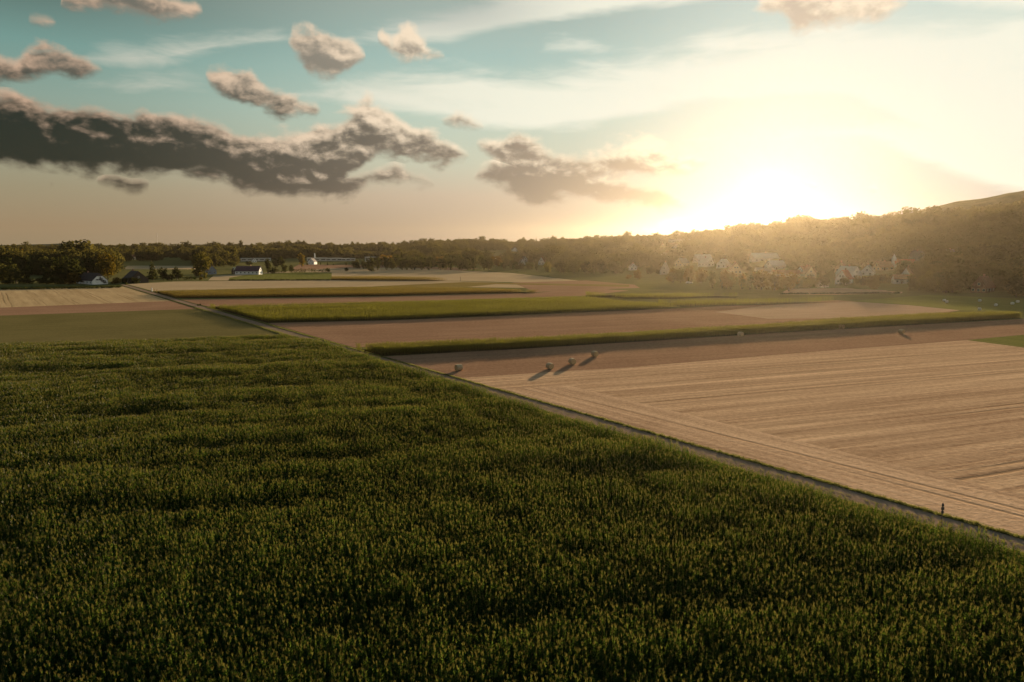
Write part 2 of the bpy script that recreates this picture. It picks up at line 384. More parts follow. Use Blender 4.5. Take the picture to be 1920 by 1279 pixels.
M['soil'] = field_mat('corn_soil', (.03, .024, .014), (.055, .042, .025), streak=.3, bump=.3)
M['verge'] = field_mat('grass_verge', (.040, .050, .016), (.11, .11, .04), ang=128, streak=.5, mottle=.6, bump=.6, fine=3)
M['track'] = field_mat('gravel_track', (.19, .135, .10), (.30, .215, .165), ang=128, row=1.2, streak=.35, mottle=.3, bump=.25, fine=4)
M['hill'] = field_mat('wooded_hill', (.07, .068, .036), (.15, .135, .07), streak=.1, mottle=.9, bump=.5, fine=.06)  # paler than the near wood: distance haze put into the base colour
M['far_hill'] = field_mat('far_hill', (.06, .07, .05), (.09, .10, .07), streak=.1, mottle=.5, bump=0)

CORN = leaf_mat('corn_leaf', (.008, .026, .009), (.022, .057, .018), (.165, .24, .028), .40, 'INSTANCER', 0.0)
TASSEL = leaf_mat('corn_tassel', (.05, .05, .018), (.10, .090, .026), (.17, .150, .032), .35, 'INSTANCER', .02)
FOL = leaf_mat('tree_leaf', (.024, .032, .012), (.060, .062, .022), (.10, .092, .020), .33, 'OBJECT', 0.0)
FOLI = leaf_mat('wood_leaf', (.024, .030, .012), (.066, .060, .022), (.12, .10, .020), .33, 'INSTANCER', 0.0)
BARK = simple('tree_bark', (.09, .07, .05), .9, .4, 3)

# ------------------------------------------------------------------ terrain
PXT = [(-2600, 8, 2200, 1000), (-300, 8, 2000, 1000), (200, 10, 2000, 1000), (480, 12, 1900, 1000), (560, 20, 1700, 1000), (650, 15, 1700, 1000),
       (740, 13, 1900, 950), (820, 27, 1900, 900), (900, 25, 1800, 900), (1000, 23, 1650, 850), (1060, 25, 1500, 800), (1150, 29, 1300, 680),
       (1250, 33, 1200, 600), (1330, 37, 1100, 540), (1440, 43, 1000, 500), (1500, 45, 1000, 480), (1600, 47, 1000, 460), (1700, 49, 1000, 435),
       (1800, 55, 1000, 425), (1920, 60, 1000, 415), (2300, 80, 1000, 400), (5000, 90, 1000, 420)]
TAZ = np.array([math.atan2(p[0] - 960, 1312) for p in PXT])
TZR = np.array([p[1] for p in PXT], float); TDR = np.array([p[2] for p in PXT], float); TDB = np.array([p[3] for p in PXT], float)
def hash2(ix, iy, seed):
    h = (ix.astype(np.int64) * 374761393 + iy.astype(np.int64) * 668265263 + seed * 1442695041) & 0xffffffff
    h = ((h ^ (h >> 13)) * 1274126177) & 0xffffffff
    return ((h ^ (h >> 16)) & 0xffff) / 65535.0
def vnoise(x, y, seed=0):
    x = np.asarray(x, float); y = np.asarray(y, float)
    ix, iy = np.floor(x), np.floor(y); fx, fy = x - ix, y - iy
    fx = fx * fx * (3 - 2 * fx); fy = fy * fy * (3 - 2 * fy)
    a, b, c, d = hash2(ix, iy, seed), hash2(ix + 1, iy, seed), hash2(ix, iy + 1, seed), hash2(ix + 1, iy + 1, seed)
    return (a * (1 - fx) + b * fx) * (1 - fy) + (c * (1 - fx) + d * fx) * fy
def fbm(x, y, seed=0, o=3):
    s = 0; a = 0.5
    for k in range(o): s = s + a * vnoise(x * 2 ** k, y * 2 ** k, seed + k); a *= .5
    return s / (1 - .5 ** o)
def terr(x, y):
    x = np.asarray(x, float); y = np.asarray(y, float)
    az = np.arctan2(x, y); d = np.hypot(x, y)
    zr, dr, db = np.interp(az, TAZ, TZR), np.interp(az, TAZ, TDR), np.interp(az, TAZ, TDB)
    s = np.clip((d - db) / (dr - db), 0, 1)
    z = zr * (0.45 * s * s + 0.55 * s * s * (3 - 2 * s))
    far = np.clip((d - dr * 1.05) / 1500, 0, 1)
    z = z * (1 - 0.6 * far)
    z = z + s * 3.0 * (fbm(x / 120, y / 120, 5) - 0.5) * np.clip(zr / 25, 0, 1.5)
    back = np.clip((np.abs(az) - 2.0) / 0.5, 0, 1)
    return z * (1 - back)
def hz(x, y): return float(terr(x, y))
def hit(px, py):
    """point where the sight line of a photograph pixel meets the terrain"""
    r = Vector(ray(px, py)); r = r / math.hypot(r.x, r.y)
    d = 60.0
    while d < 4000:
        if HC + r.z * d <= hz(r.x * d, r.y * d): break
        d += 2.0
    return (r.x * d, r.y * d, hz(r.x * d, r.y * d))
def at_dist(px, dist):
    a = math.atan2(px - 960, 1312); x, y = math.sin(a) * dist, math.cos(a) * dist
    return (x, y, hz(x, y))

def terrain():
    azs = np.concatenate([np.linspace(-math.pi, -1.0, 14, endpoint=False), np.linspace(-1.0, 1.0, 170), np.linspace(1.0, math.pi, 14, endpoint=False)[1:]])
    ds = np.concatenate([[8.0], np.linspace(40, 400, 12), np.linspace(420, 1400, 62), np.linspace(1440, 2600, 30), np.array([3000, 3600, 4300])])
    A, Dd = np.meshgrid(azs, ds)
    X, Y = np.sin(A) * Dd, np.cos(A) * Dd
    Z = terr(X, Y); na = len(azs)
    V = list(zip(X.ravel(), Y.ravel(), Z.ravel())); V.append((0, 0, 0)); fs = []
    for i in range(len(ds) - 1):
        for k in range(na):
            a, b = i * na + k, i * na + (k + 1) % na
            fs.append((a, a + na, b + na, b))
    c = len(V) - 1
    for k in range(na): fs.append((c, k, (k + 1) % na))
    me = mesh_from('ground', V, fs)
    me.polygons.foreach_set('use_smooth', [True] * len(me.polygons))
    # ground colour: meadow on the flat, wood floor on the slopes
    tag(link('ground', me, None, [M['meadow']]), kind='structure')
terrain()

# far hill at right and blue hills on the left horizon
def ridge(name, prof, dist, depth, m_, seed, amp):
    pts = []
    for i in range(len(prof) - 1):
        (x0, y0), (x1, y1) = prof[i], prof[i + 1]; n = max(2, int(abs(x1 - x0) / 6))
        for k in range(n): pts.append((x0 + (x1 - x0) * k / n, y0 + (y1 - y0) * k / n))
    pts.append(prof[-1])
    V = []; fs = []; nr = 9
    for i, (px, py) in enumerate(pts):
        r = Vector(ray(px, py)); r /= math.hypot(r.x, r.y)
        top = max(HC + r.z * dist, 0.0)
        for k in range(nr):
            u = k / (nr - 1) * 2 - 1                       # front foot .. crest .. back foot
            d = dist + u * depth; h = top * (0.5 + 0.5 * math.cos(math.pi * u)) ** 0.8
            n_ = float(fbm(r.x * d / 90, r.y * d / 90, seed, 4) - .5) * amp * (1 - abs(u))
            V.append((r.x * d, r.y * d, h + n_ - 1.5))
    for i in range(len(pts) - 1):
        for k in range(nr - 1):
            a = i * nr + k; fs.append((a, a + nr, a + nr + 1, a + 1))
    me = mesh_from(name, V, fs); me.polygons.foreach_set('use_smooth', [True] * len(me.polygons))
    return tag(link(name, me, None, [m_]), kind='structure')
ridge('hill', [(1560, 470), (1620, 425), (1690, 403), (1720, 394), (1750, 386), (1775, 380), (1800, 373), (1825, 370), (1850, 366), (1885, 361), (1920, 357), (2000, 356), (2150, 356), (2500, 358), (2900, 375)], 1280, 250, M['hill'], 3, 14)
ridge('distant_hills', [(-500, 458.5), (-100, 457.8), (30, 459), (70, 457.8), (110, 455.8), (150, 456.6), (190, 458.4), (225, 459.6), (280, 460.8), (420, 459.6), (520, 460.6)], 3500, 500, M['far_hill'], 9, 4)

# ------------------------------------------------------------------ fields, track (flat sheets one above the other)
def W(pts, z=0.0): return [G(p[0], p[1], z) for p in pts]
def sheet(name, pts_xy, z, m_, sub=True):
    me = mesh_from(name, [(x, y, z) for x, y in pts_xy], [tuple(range(len(pts_xy)))])
    bm = bmesh.new(); bm.from_mesh(me); bmesh.ops.recalc_face_normals(bm, faces=bm.faces)
    if bm.faces[:] and bm.faces[0].normal.z < 0: bmesh.ops.reverse_faces(bm, faces=bm.faces)
    bmesh.ops.triangulate(bm, faces=bm.faces); bm.to_mesh(me); bm.free()
    return tag(link(name, me, None, [m_]), kind='structure')
def lerp_line(x): return 603 + (x - 480) * 0.2842       # right edge of the track in the photograph
RT = [(x, lerp_line(x)) for x in (236, 480, 820, 1300, 1920, 2400)]
rt = W(RT)
u_road = Vector((rt[-1][0] - rt[0][0], rt[-1][1] - rt[0][1])).normalized()
n_road = Vector((u_road.y, -u_road.x))
if n_road.x > 0: n_road = -n_road                        # points to the corn side (left)
def off(pts, d): return [(x + n_road.x * d, y + n_road.y * d) for x, y in pts]
sheet('track', off(rt, 0) + off(rt, 3.6)[::-1], 0.05, M['track'])
sheet('grass_verge', off(rt, -.55) + off(rt, 0.15)[::-1], 0.08, M['verge'])
sheet('grass_verge', off(rt, 3.3) + off(rt, 4.6)[::-1], 0.08, M['verge'])

sheet('field', W([(862, 709), (1180, 689), (1500, 662), (1790, 640), (1817, 638), (1920, 652), (2300, 700), (2700, 760), (2400, lerp_line(2400))]), 0.03, M['stubble'])
sheet('headland', off([p for p in W([(930, lerp_line(930)), (1920, lerp_line(1920)), (2400, lerp_line(2400))])], -1.2) + off(W([(960, lerp_line(960)), (1920, lerp_line(1920)), (2400, lerp_line(2400))]), -12.5)[::-1], 0.038, M['headland'])
sheet('field', W([(715, 669), (960, 655), (1210, 640), (1440, 625), (1680, 611), (1960, 596), (2300, 600), (2300, 668), (1920, 640), (1817, 638), (1500, 662), (1180, 689), (862, 709)]), 0.024, M['red_stubble'])
sheet('field', W([(1812, 638), (1920, 628), (2200, 622), (2300, 690), (1920, 652)]), 0.036, M['bright_field'])
sheet('field', W([(502, 606), (730, 601), (960, 592), (1276, 578), (1570, 563), (1800, 582), (1740, 592), (1440, 608), (1210, 621), (960, 636), (665, 652)]), 0.022, M['red_stubble'])
sheet('field', W([(1340, 585), (1440, 573), (1600, 566), (1700, 572), (1800, 582), (1740, 588), (1560, 597), (1440, 598)]), 0.03, M['pink_field'])
sheet('field', W([(330, 562), (730, 556), (1009, 549), (1100, 540), (1180, 545), (1095, 555), (730, 566), (392, 575)]), 0.022, M['red_stubble'])
sheet('field', W([(238, 533), (330, 528), (480, 526.5), (620, 526), (840, 527), (960, 531), (1000, 540), (730, 537), (480, 541), (288, 546)]), 0.022, M['pale_field'])
sheet('field', W([(430, 521), (470, 514), (560, 510.5), (622, 511), (622, 524.5), (430, 525)]), 0.026, M['bright_field'])
sheet('field', W([(390, 526), (400, 517), (470, 513), (560, 508), (620, 503), (760, 502), (870, 508), (960, 512), (1090, 527), (1000, 530), (840, 526.5), (620, 526)]), 0.018, M['pale_field'])
sheet('field', W([(540, 508), (560, 496), (700, 497), (900, 503), (860, 508)]), 0.014, M['red_stubble'])
sheet('field', W([(960, 530), (1100, 526), (1190, 534), (1200, 540), (1060, 545), (1005, 548)]), 0.03, M['red_stubble'])
sheet('field', W([(850, 541), (930, 533), (1180, 538), (1180, 534), (960, 531), (870, 529), (700, 537)]), 0.033, M['ochre_field'])
sheet('field', W([(1460, 552), (1480, 541), (1600, 540), (1695, 546), (1690, 550), (1560, 553)]), 0.02, M['pink_field'])
sheet('field', W([(1580, 566), (1740, 553), (1960, 562), (2300, 574), (2300, 596), (1920, 585), (1800, 582), (1700, 571)]), 0.02, M['bright_field'])
sheet('field', W([(-400, 543), (0, 542), (225, 538), (238, 535.5), (330, 564), (0, 577), (-400, 582)]), 0.02, M['left_stubble'])
sheet('field', W([(-400, 582), (0, 577), (330, 564), (362, 575), (372, 579), (0, 592), (-400, 600)]), 0.02, M['red_stubble'])
sheet('field', W([(-400, 600), (0, 592), (372, 579), (500, 617), (530, 640), (240, 655), (0, 662), (-400, 690)]), 0.02, M['green_field'])
sheet('grass_verge', W([(-400, 545.5), (0, 543), (225, 539), (236, 533), (120, 535), (0, 537), (-400, 540)]), 0.03, M['verge'])
sheet('field', W([(225, 494.5), (360, 494.5), (358, 492), (232, 492)]), 0.02, M['pale_field'])
sheet('field', W([(230, 505), (400, 505), (400, 499), (240, 498)]), 0.02, M['pale_field'])

# ------------------------------------------------------------------ geometry-node scatter for what nobody could count
def source_collection(name, meshes):
    col = bpy.data.collections.new(name)              # not linked to the scene: only feeds the scatter
    for i, me in enumerate(meshes):
        o = bpy.data.objects.new("%s_%02d" % (name, i), me); col.objects.link(o)
    return col
def scatter(name, pts, scl, rot, var, tint, col, base_faces=None, base_mat=None, label=None, cat=None):
    """one object: a base sheet plus plants on every point"""
    nb = len(base_faces[0]) if base_faces else 0
    V = ([tuple(v) for v in base_faces[0]] if base_faces else []) + [tuple(p) for p in pts]
    me = bpy.data.meshes.new(name); me.from_pydata(V, [], base_faces[1] if base_faces else [])
    n = len(V)
    def attr(nm, typ, vals, key):
        a = me.attributes.new(nm, typ, 'POINT'); a.data.foreach_set(key, np.ascontiguousarray(vals).ravel())
    z1 = np.zeros(nb)
    attr('plant', 'BOOLEAN', np.concatenate([z1.astype(bool), np.ones(n - nb, bool)]), 'value')
    attr('scl', 'FLOAT_VECTOR', np.concatenate([np.zeros((nb, 3)), scl]).astype(np.float32), 'vector')
    attr('rot', 'FLOAT_VECTOR', np.concatenate([np.zeros((nb, 3)), rot]).astype(np.float32), 'vector')
    attr('var', 'INT', np.concatenate([z1, var]).astype(np.int32), 'value')
    attr('tint', 'FLOAT', np.concatenate([z1, tint]).astype(np.float32), 'value')
    o = link(name, me, None, [base_mat] if base_mat else [])
    ng = bpy.data.node_groups.new('scatter_' + name, 'GeometryNodeTree')
    ng.interface.new_socket('Geometry', in_out='INPUT', socket_type='NodeSocketGeometry')
    ng.interface.new_socket('Geometry', in_out='OUTPUT', socket_type='NodeSocketGeometry')
    t = NT(ng); a = t.new('NodeGroupInput'); b = t.new('NodeGroupOutput')
    ci = t.new('GeometryNodeCollectionInfo'); ci.inputs['Collection'].default_value = col
    ci.inputs['Separate Children'].default_value = True; ci.inputs['Reset Children'].default_value = True
    ip = t.new('GeometryNodeInstanceOnPoints'); ip.inputs['Pick Instance'].default_value = True
    def na(nm, typ):
        q = t.new('GeometryNodeInputNamedAttribute', data_type=typ); q.inputs[0].default_value = nm; return q.outputs[0]
    t.l.new(a.outputs[0], ip.inputs['Points']); t.l.new(ci.outputs[0], ip.inputs['Instance'])
    t.l.new(na('plant', 'BOOLEAN'), ip.inputs['Selection']); t.l.new(na('var', 'INT'), ip.inputs['Instance Index'])
    t.l.new(na('rot', 'FLOAT_VECTOR'), ip.inputs['Rotation']); t.l.new(na('scl', 'FLOAT_VECTOR'), ip.inputs['Scale'])
    j = t.new('GeometryNodeJoinGeometry')
    t.l.new(ip.outputs[0], j.inputs[0]); t.l.new(a.outputs[0], j.inputs[0]); t.l.new(j.outputs[0], b.inputs[0])
    md = o.modifiers.new('scatter', 'NODES'); md.node_group = ng
    tag(o, label, cat, kind='stuff')
    return o

def corn_plant(seed, leaf=None):
    leaf = leaf or CORN
    q = random.Random(seed); mb = MB(); H = 2.0
    mb.tube([(0, 0, 0), (0, 0, 1.1), (0.02, 0.01, H)], [.016, .014, .006], 4, 0, False)
    a0 = q.uniform(0, 6.28)
    for i in range(17):
        z = 0.55 + i * 0.088; a = a0 + (i % 2) * math.pi + q.uniform(-.6, .6)
        L = q.uniform(.32, .52) * (1 - .25 * max(0, i - 10) / 6); up = q.uniform(.75, 1.25) + 0.035 * i
        wd = q.uniform(.024, .036); pts = []
        for k in range(5):
            s = k / 4; rr = L * (s * .72); zz = z + L * (up * s - (1.32 + q.uniform(-.15, .2)) * s * s) * .62
            ww = wd * (1 - s) ** .6 * (0.6 + .9 * min(1, s * 4)) if k < 4 else 0.004
            tw = q.uniform(-.25, .25)
            cx_, sx_ = math.cos(a), math.sin(a)
            px, py = cx_ * rr, sx_ * rr
            pts.append(((px - sx_ * ww, py + cx_ * ww, zz + ww * tw), (px + sx_ * ww, py - cx_ * ww, zz - ww * tw)))
        vv = [p for pr in pts for p in pr]; mb.add(vv, [(2 * k, 2 * k + 1, 2 * k + 3, 2 * k + 2) for k in range(4)], 0)
    for i in range(4):
        a = q.uniform(0, 6.28); s = q.uniform(.03, .10); l = q.uniform(.14, .24)
        x, y = math.cos(a) * s, math.sin(a) * s; b = .008
        mb.add([(-b, 0, H - .04), (b, 0, H - .04), (x + b, y, H + l), (x - b, y, H + l)], [(0, 1, 2, 3)], 1)
    return mb.mesh('corn_plant', [leaf, TASSEL])
corn_src = source_collection('corn_plant', [corn_plant(s) for s in range(7)])
OCHRE = leaf_mat('ripe_corn_leaf', (.045, .038, .012), (.12, .09, .026), (.46, .33, .065), .40, 'INSTANCER', .01)
ripe_src = source_collection('ripe_corn_plant', [corn_plant(s + 30, OCHRE) for s in range(7)])
OLIVE = leaf_mat('turning_corn_leaf', (.018, .028, .009), (.070, .078, .020), (.44, .42, .05), .40, 'INSTANCER', .01)
olive_src = source_collection('turning_corn_plant', [corn_plant(s + 60, OLIVE) for s in range(7)])

def in_poly(x, y, poly):
    inside = np.zeros(x.shape, bool); n = len(poly); j = n - 1
    for i in range(n):
        xi, yi = poly[i]; xj, yj = poly[j]
        c = ((yi > y) != (yj > y)) & (x < (xj - xi) * (y - yi) / (yj - yi + 1e-12) + xi)
        inside ^= c; j = i
    return inside
def corn(name, poly, label, rows=0.75, step=0.2, ang=20.0, height=1.0, seed=1, waves=True, skip=None, src=None):
    xs = [p[0] for p in poly]; ys = [p[1] for p in poly]
    rg = np.random.default_rng(seed)
    ca, sa = math.cos(R(ang)), math.sin(R(ang))
    us = [x * ca + y * sa for x, y in poly]; vs_ = [-x * sa + y * ca for x, y in poly]
    U, V = np.meshgrid(np.arange(min(us), max(us), step), np.arange(min(vs_), max(vs_), rows))
    U = U + rg.uniform(-.45, .45, U.shape) * step; V = V + rg.normal(0, .10, V.shape) * rows
    x = (U * ca - V * sa).ravel(); y = (U * sa + V * ca).ravel()
    k = in_poly(x + (vnoise(x / 2.5, y / 2.5, seed) - .5) * .8, y + (vnoise(x / 2.5, y / 2.5, seed + 1) - .5) * .8, poly) & (rg.random(x.shape) > .05)
    x, y = x[k], y[k]
    if skip is not None:
        k = ~skip(x, y, rg); x, y = x[k], y[k]
    n = len(x)
    # taller and shorter belts in the stand, roughly across the sun
    h = height * (1.0 + ((0.24 if src is None else 0.13) * (fbm((x * .97 + y * .22) / 30, (-x * .22 + y * .97) / 8, seed, 3) - .5) * 2 if waves else 0) + 0.12 * (fbm(x / 2.5, y / 2.5, seed + 9, 2) - .5) * 2)
    h = h * rg.uniform(.93, 1.08, n)
    rot = np.stack([rg.normal(0, .07, n), rg.normal(0, .07, n), rg.uniform(0, 6.28, n)], 1)
    wd = rg.uniform(.8, 1.05, n)
    scl = np.stack([wd, wd, h], 1)
    tint = np.clip(.5 + 1.1 * (fbm(x / 18, y / 9, seed + 3, 3) - .5) + rg.normal(0, .22, n), 0, 1)
    pts = np.stack([x, y, np.full(n, 0.06)], 1)
    base = ([(px, py, 0.045) for px, py in poly], [tuple(range(len(poly)))])
    if sum(poly[i][0] * poly[(i + 1) % len(poly)][1] - poly[(i + 1) % len(poly)][0] * poly[i][1] for i in range(len(poly))) < 0:
        base = (base[0], [tuple(range(len(poly)))[::-1]])
    scatter(name, pts, scl, rot, rg.integers(0, 7, n), tint, src or corn_src, base, M['soil'], label, 'corn field')
    return n

ZT = 1.95
ZE = 1.88
edge = [(2100, 1035 + 180 * .2996), (1920, 1035), (1300, 849), (820, 705), (725, 677), (600, 639), (540, 628.5)]
main_poly = W(edge, ZE) + W([(525, 627), (470, 628), (240, 637), (0, 645), (-300, 657)], ZT) + [(-150, 110), (-75, 22), (-20, 16), (60, 16)]
nc = corn('corn_crop', main_poly, 'large dark green corn field filling the near side of the track', rows=.58, step=.135, seed=11)
def gap_row(x, y, rg): return np.zeros(x.shape, bool)
strips = [
    ('corn_crop', W([(668, 656), (715, 668), (960, 655.5), (1210, 640), (1440, 625.5), (1680, 611.5), (1915, 597)]) + W([(1900, 583), (1740, 586), (1580, 595), (1440, 606), (1210, 619), (960, 632.5), (730, 641), (667, 645)], ZT),
     'long narrow corn strip just behind the four round bales', .62, .2, .9, 21),
    ('corn_crop', W([(392, 576), (502, 605.5), (730, 600.5), (960, 591), (1210, 581), (1276, 577)]) + W([(1180, 563), (1096, 553.5), (960, 557), (730, 563.5), (480, 569.5), (396, 571)], ZT),
     'broad corn parcel whose rows end at the track, second strip from the bales', 1.0, .32, .85, 22),
    ('corn_crop', W([(287, 547), (330, 559.5), (480, 558), (730, 555), (960, 549.5), (1009, 548)]) + W([(1000, 543.5), (960, 540), (880, 537.5), (730, 536), (480, 540), (295, 543.5)], ZT),
     'flat ochre and dark edged corn strip ending at the far bend of the track', 1.2, .36, .85, 23),
    ('corn_crop', W([(620, 525.5), (700, 526.5), (839, 526.8)]) + W([(800, 519.5), (700, 517.5), (622, 518)], ZT),
     'small corn strip beside the bright green grass field', 1.3, .45, 1.0, 24),
    ('corn_crop', W([(1098, 553), (1170, 560), (1260, 560.5), (1385, 556)]) + W([(1380, 551), (1280, 548.5), (1180, 549.5), (1100, 550.5)], ZT),
     'thin corn strip with a kinked left end in the hazy middle distance', 1.3, .45, 1.0, 25),
    ('corn_crop', W([(1232, 568), (1280, 576), (1440, 572), (1570, 566)]) + W([(1560, 558), (1440, 559.5), (1300, 561.5), (1235, 564)], ZT),
     'short corn strip in the sun haze joining the broad parcel', 1.3, .45, 1.0, 26),
]
for nm, poly, lab, rw, st, hh, sd in strips: nc += corn(nm, poly, lab, rw, st, 20, hh, sd, waves=True, src=ripe_src if sd in (23, 24) else olive_src)
print('corn plants', nc)

# grass tussocks along the verges
def tuft(seed, col_mat, h=.28, n=16, spread=.22):
    q = random.Random(seed); mb = MB()
    for i in range(n):
        a = q.uniform(0, 6.28); r = q.uniform(0, spread); x, y = math.cos(a) * r, math.sin(a) * r
        b = q.uniform(0, 3.14); wx, wy = math.cos(b) * .02, math.sin(b) * .02; l = h * q.uniform(.6, 1.2); lx, ly = q.uniform(-.12, .12), q.uniform(-.12, .12)
        mb.add([(x - wx, y - wy, 0), (x + wx, y + wy, 0), (x + lx, y + ly, l)], [(0, 1, 2)], 0)
    return mb.mesh('grass_tuft', [col_mat])
GRASSM = leaf_mat('verge_grass', (.035, .05, .014), (.12, .12, .04), (.22, .22, .05), .4, 'INSTANCER', .02)
STRAWM = leaf_mat('stubble_straw', (.30, .20, .11), (.52, .37, .22), (.45, .30, .15), .25, 'INSTANCER', .02)
grass_src = source_collection('grass_tuft', [tuft(s, GRASSM, .15) for s in range(4)])
straw_src = source_collection('straw_tuft', [tuft(s + 20, STRAWM, .17, 14, .2) for s in range(4)])
rg = np.random.default_rng(4)
def along(n, d0, d1, smax=300):
    L = (Vector(rt[-1]) - Vector(rt[0])).length
    s = L - smax * rg.random(n) ** 1.6; dd = rg.uniform(d0, d1, n)
    return np.stack([rt[0][0] + u_road.x * s + n_road.x * dd, rt[0][1] + u_road.y * s + n_road.y * dd, np.full(n, .08)], 1)
pv = np.concatenate([along(3200, -.6, .1), along(4000, 3.3, 4.7), along(900, 1.5, 2.0)])
sc_ = rg.uniform(.5, 1.5, len(pv)); sc_[-900:] *= .5
scatter('verge_grass', pv, np.stack([sc_, sc_, sc_ * rg.uniform(.7, 1.3, len(pv))], 1), np.stack([0 * sc_, 0 * sc_, rg.uniform(0, 6.28, len(pv))], 1), rg.integers(0, 4, len(pv)),
        np.clip(.45 + rg.normal(0, .25, len(pv)), 0, 1), grass_src, None, None, 'rough grass growing along both edges of the field track', 'grass')


# ------------------------------------------------------------------ trees
def clump_cloud(q, lobes, n, size, flat=0.0):
    """leaf clumps spread through and over a set of lobes (centre, radii)"""
    mb = MB(); vol = [l[1][0] * l[1][1] * l[1][2] for l in lobes]; tot = sum(vol)
    for l, v in zip(lobes, vol):
        c, rr = Vector(l[0]), l[1]
        for k in range(max(6, int(n * v / tot))):
            while True:
                d = Vector((q.uniform(-1, 1), q.uniform(-1, 1), q.uniform(-1, 1)))
                if 0.1 < d.length < 1: break
            d.normalize(); rad = q.uniform(.55, 1.06) if q.random() < .8 else q.uniform(.1, .6)
            p = c + Vector((d.x * rr[0], d.y * rr[1], d.z * rr[2])) * rad
            nrm = (d + Vector((q.gauss(0, .55), q.gauss(0, .55), q.gauss(0, .45) + flat))).normalized()
            u = nrm.orthogonal().normalized(); v_ = nrm.cross(u); a = q.uniform(0, 6.28)
            u, v_ = u * math.cos(a) + v_ * math.sin(a), v_ * math.cos(a) - u * math.sin(a)
            s1, s2 = size * q.uniform(.6, 1.3), size * q.uniform(.5, 1.1); b = nrm * size * .22
            mb.add([p - u * s1, p - v_ * s2 * .9 + b * .3, p + u * s1 * .9, p + v_ * s2, p + b], [(0, 1, 4), (1, 2, 4), (2, 3, 4), (3, 0, 4)], 0)
    return mb
def trunk_mesh(q, h, r, lean=0.05, limbs=5, top=.75):
    mb = MB(); dx, dy = q.uniform(-lean, lean) * h, q.uniform(-lean, lean) * h
    P_ = [(0, 0, -.4), (dx * .2, dy * .2, h * .25), (dx * .6, dy * .6, h * .5), (dx, dy, h * top)]
    mb.tube(P_, [r * 1.25, r * .9, r * .6, r * .15], 7)
    for i in range(limbs):
        t = q.uniform(.3, .62); z = h * t; a = i * 2.4 + q.uniform(-.4, .4); L = h * q.uniform(.2, .33)
        x0, y0 = dx * t, dy * t
        mb.tube([(x0, y0, z), (x0 + math.cos(a) * L * .6, y0 + math.sin(a) * L * .6, z + L * .5), (x0 + math.cos(a) * L, y0 + math.sin(a) * L, z + L)], [r * .45, r * .28, r * .08], 5)
    return mb.mesh('tree_trunk', [BARK])
def broad(seed, m_):                                   # unit height tree, about as wide as 0.8 of its height
    q = random.Random(seed); lobes = [((q.uniform(-.04, .04), q.uniform(-.04, .04), .54), (.32, .32, .36)), ((0, 0, .26), (.30, .30, .20))]
    for i in range(11):
        a = i * 2.399 + q.uniform(-.5, .5); r = q.uniform(.18, .33); z = q.uniform(.20, .80)
        s_ = q.uniform(.12, .21); lobes.append(((math.cos(a) * r, math.sin(a) * r, z), (s_, s_, s_ * q.uniform(.75, 1.05))))
    lobes.append(((q.uniform(-.08, .08), q.uniform(-.08, .08), .86), (.15, .15, .13)))
    return trunk_mesh(q, 1, .028), clump_cloud(q, lobes, 760, .050).mesh('tree_crown', [m_])
def tall(seed, m_):
    q = random.Random(seed); lobes = []
    for i in range(7):
        z = .14 + .122 * i; r = .20 * math.sin(math.pi * min(1, (z - .05) / 1.0)) ** .6
        lobes.append(((q.uniform(-.06, .06), q.uniform(-.06, .06), z), (r, r, .13)))
    return trunk_mesh(q, 1, .024, .02, 3, .9), clump_cloud(q, lobes, 460, .048).mesh('tree_crown', [m_])
def conifer(seed, m_):
    q = random.Random(seed); lobes = []
    for i in range(9):
        z = .12 + .095 * i; r = .20 * (1 - (z - .1) / .92) + .015
        lobes.append(((q.uniform(-.015, .015), q.uniform(-.015, .015), z), (r, r, .065)))
    return trunk_mesh(q, 1, .02, .0, 0, .98), clump_cloud(q, lobes, 420, .036, -.4).mesh('tree_crown', [m_])
def bush(seed, m_):
    q = random.Random(seed); lobes = [((0, 0, .48), (.42, .42, .46))]
    for i in range(6):
        a = i * 1.1 + q.uniform(-.3, .3); s_ = q.uniform(.18, .3)
        lobes.append(((math.cos(a) * .34, math.sin(a) * .34, q.uniform(.22, .66)), (s_, s_, s_ * .9)))
    return trunk_mesh(q, .7, .03, .05, 3), clump_cloud(q, lobes, 420, .075).mesh('tree_crown', [m_])
KIND = {'broad': [broad(s_, FOL) for s_ in range(6)], 'tall': [tall(s_ + 20, FOL) for s_ in range(3)], 'conifer': [conifer(s_ + 40, FOL) for s_ in range(3)], 'bush': [bush(s_ + 60, FOL) for s_ in range(3)]}
NAME = {'broad': 'leafy_tree', 'tall': 'slender_tree', 'conifer': 'conifer_tree', 'bush': 'shrub'}
CAT = {'broad': 'tree', 'tall': 'tree', 'conifer': 'tree', 'bush': 'shrub'}
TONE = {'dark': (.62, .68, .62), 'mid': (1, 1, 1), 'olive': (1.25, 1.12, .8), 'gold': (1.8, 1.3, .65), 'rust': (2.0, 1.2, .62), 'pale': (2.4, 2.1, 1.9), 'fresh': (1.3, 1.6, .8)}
taken = []                                             # (x, y, r) kept free of scattered wood
def tree(kind, loc, h, label, group=None, tone='mid', wide=1.0):
    tm, cm = rnd.choice(KIND[kind])
    r = empty(NAME[kind], loc, rnd.uniform(0, 6.28)); tag(r, label, CAT[kind], group)
    c = TONE[tone]; jit = rnd.uniform(.82, 1.2)
    for nm, me in (('trunk', tm), ('crown', cm)):
        o = bpy.data.objects.new(nm, me); C.objects.link(o); o.parent = r
        o.scale = (h * wide * rnd.uniform(.93, 1.07), h * wide * rnd.uniform(.93, 1.07), h)
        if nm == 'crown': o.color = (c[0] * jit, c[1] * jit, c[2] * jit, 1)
    taken.append((loc[0], loc[1], h * .25))
    return r
def px_h(py_base, py_top):                             # height from the two pixel rows of something standing on the flat
    return (py_base - py_top) / (py_base - 462.0) * HC
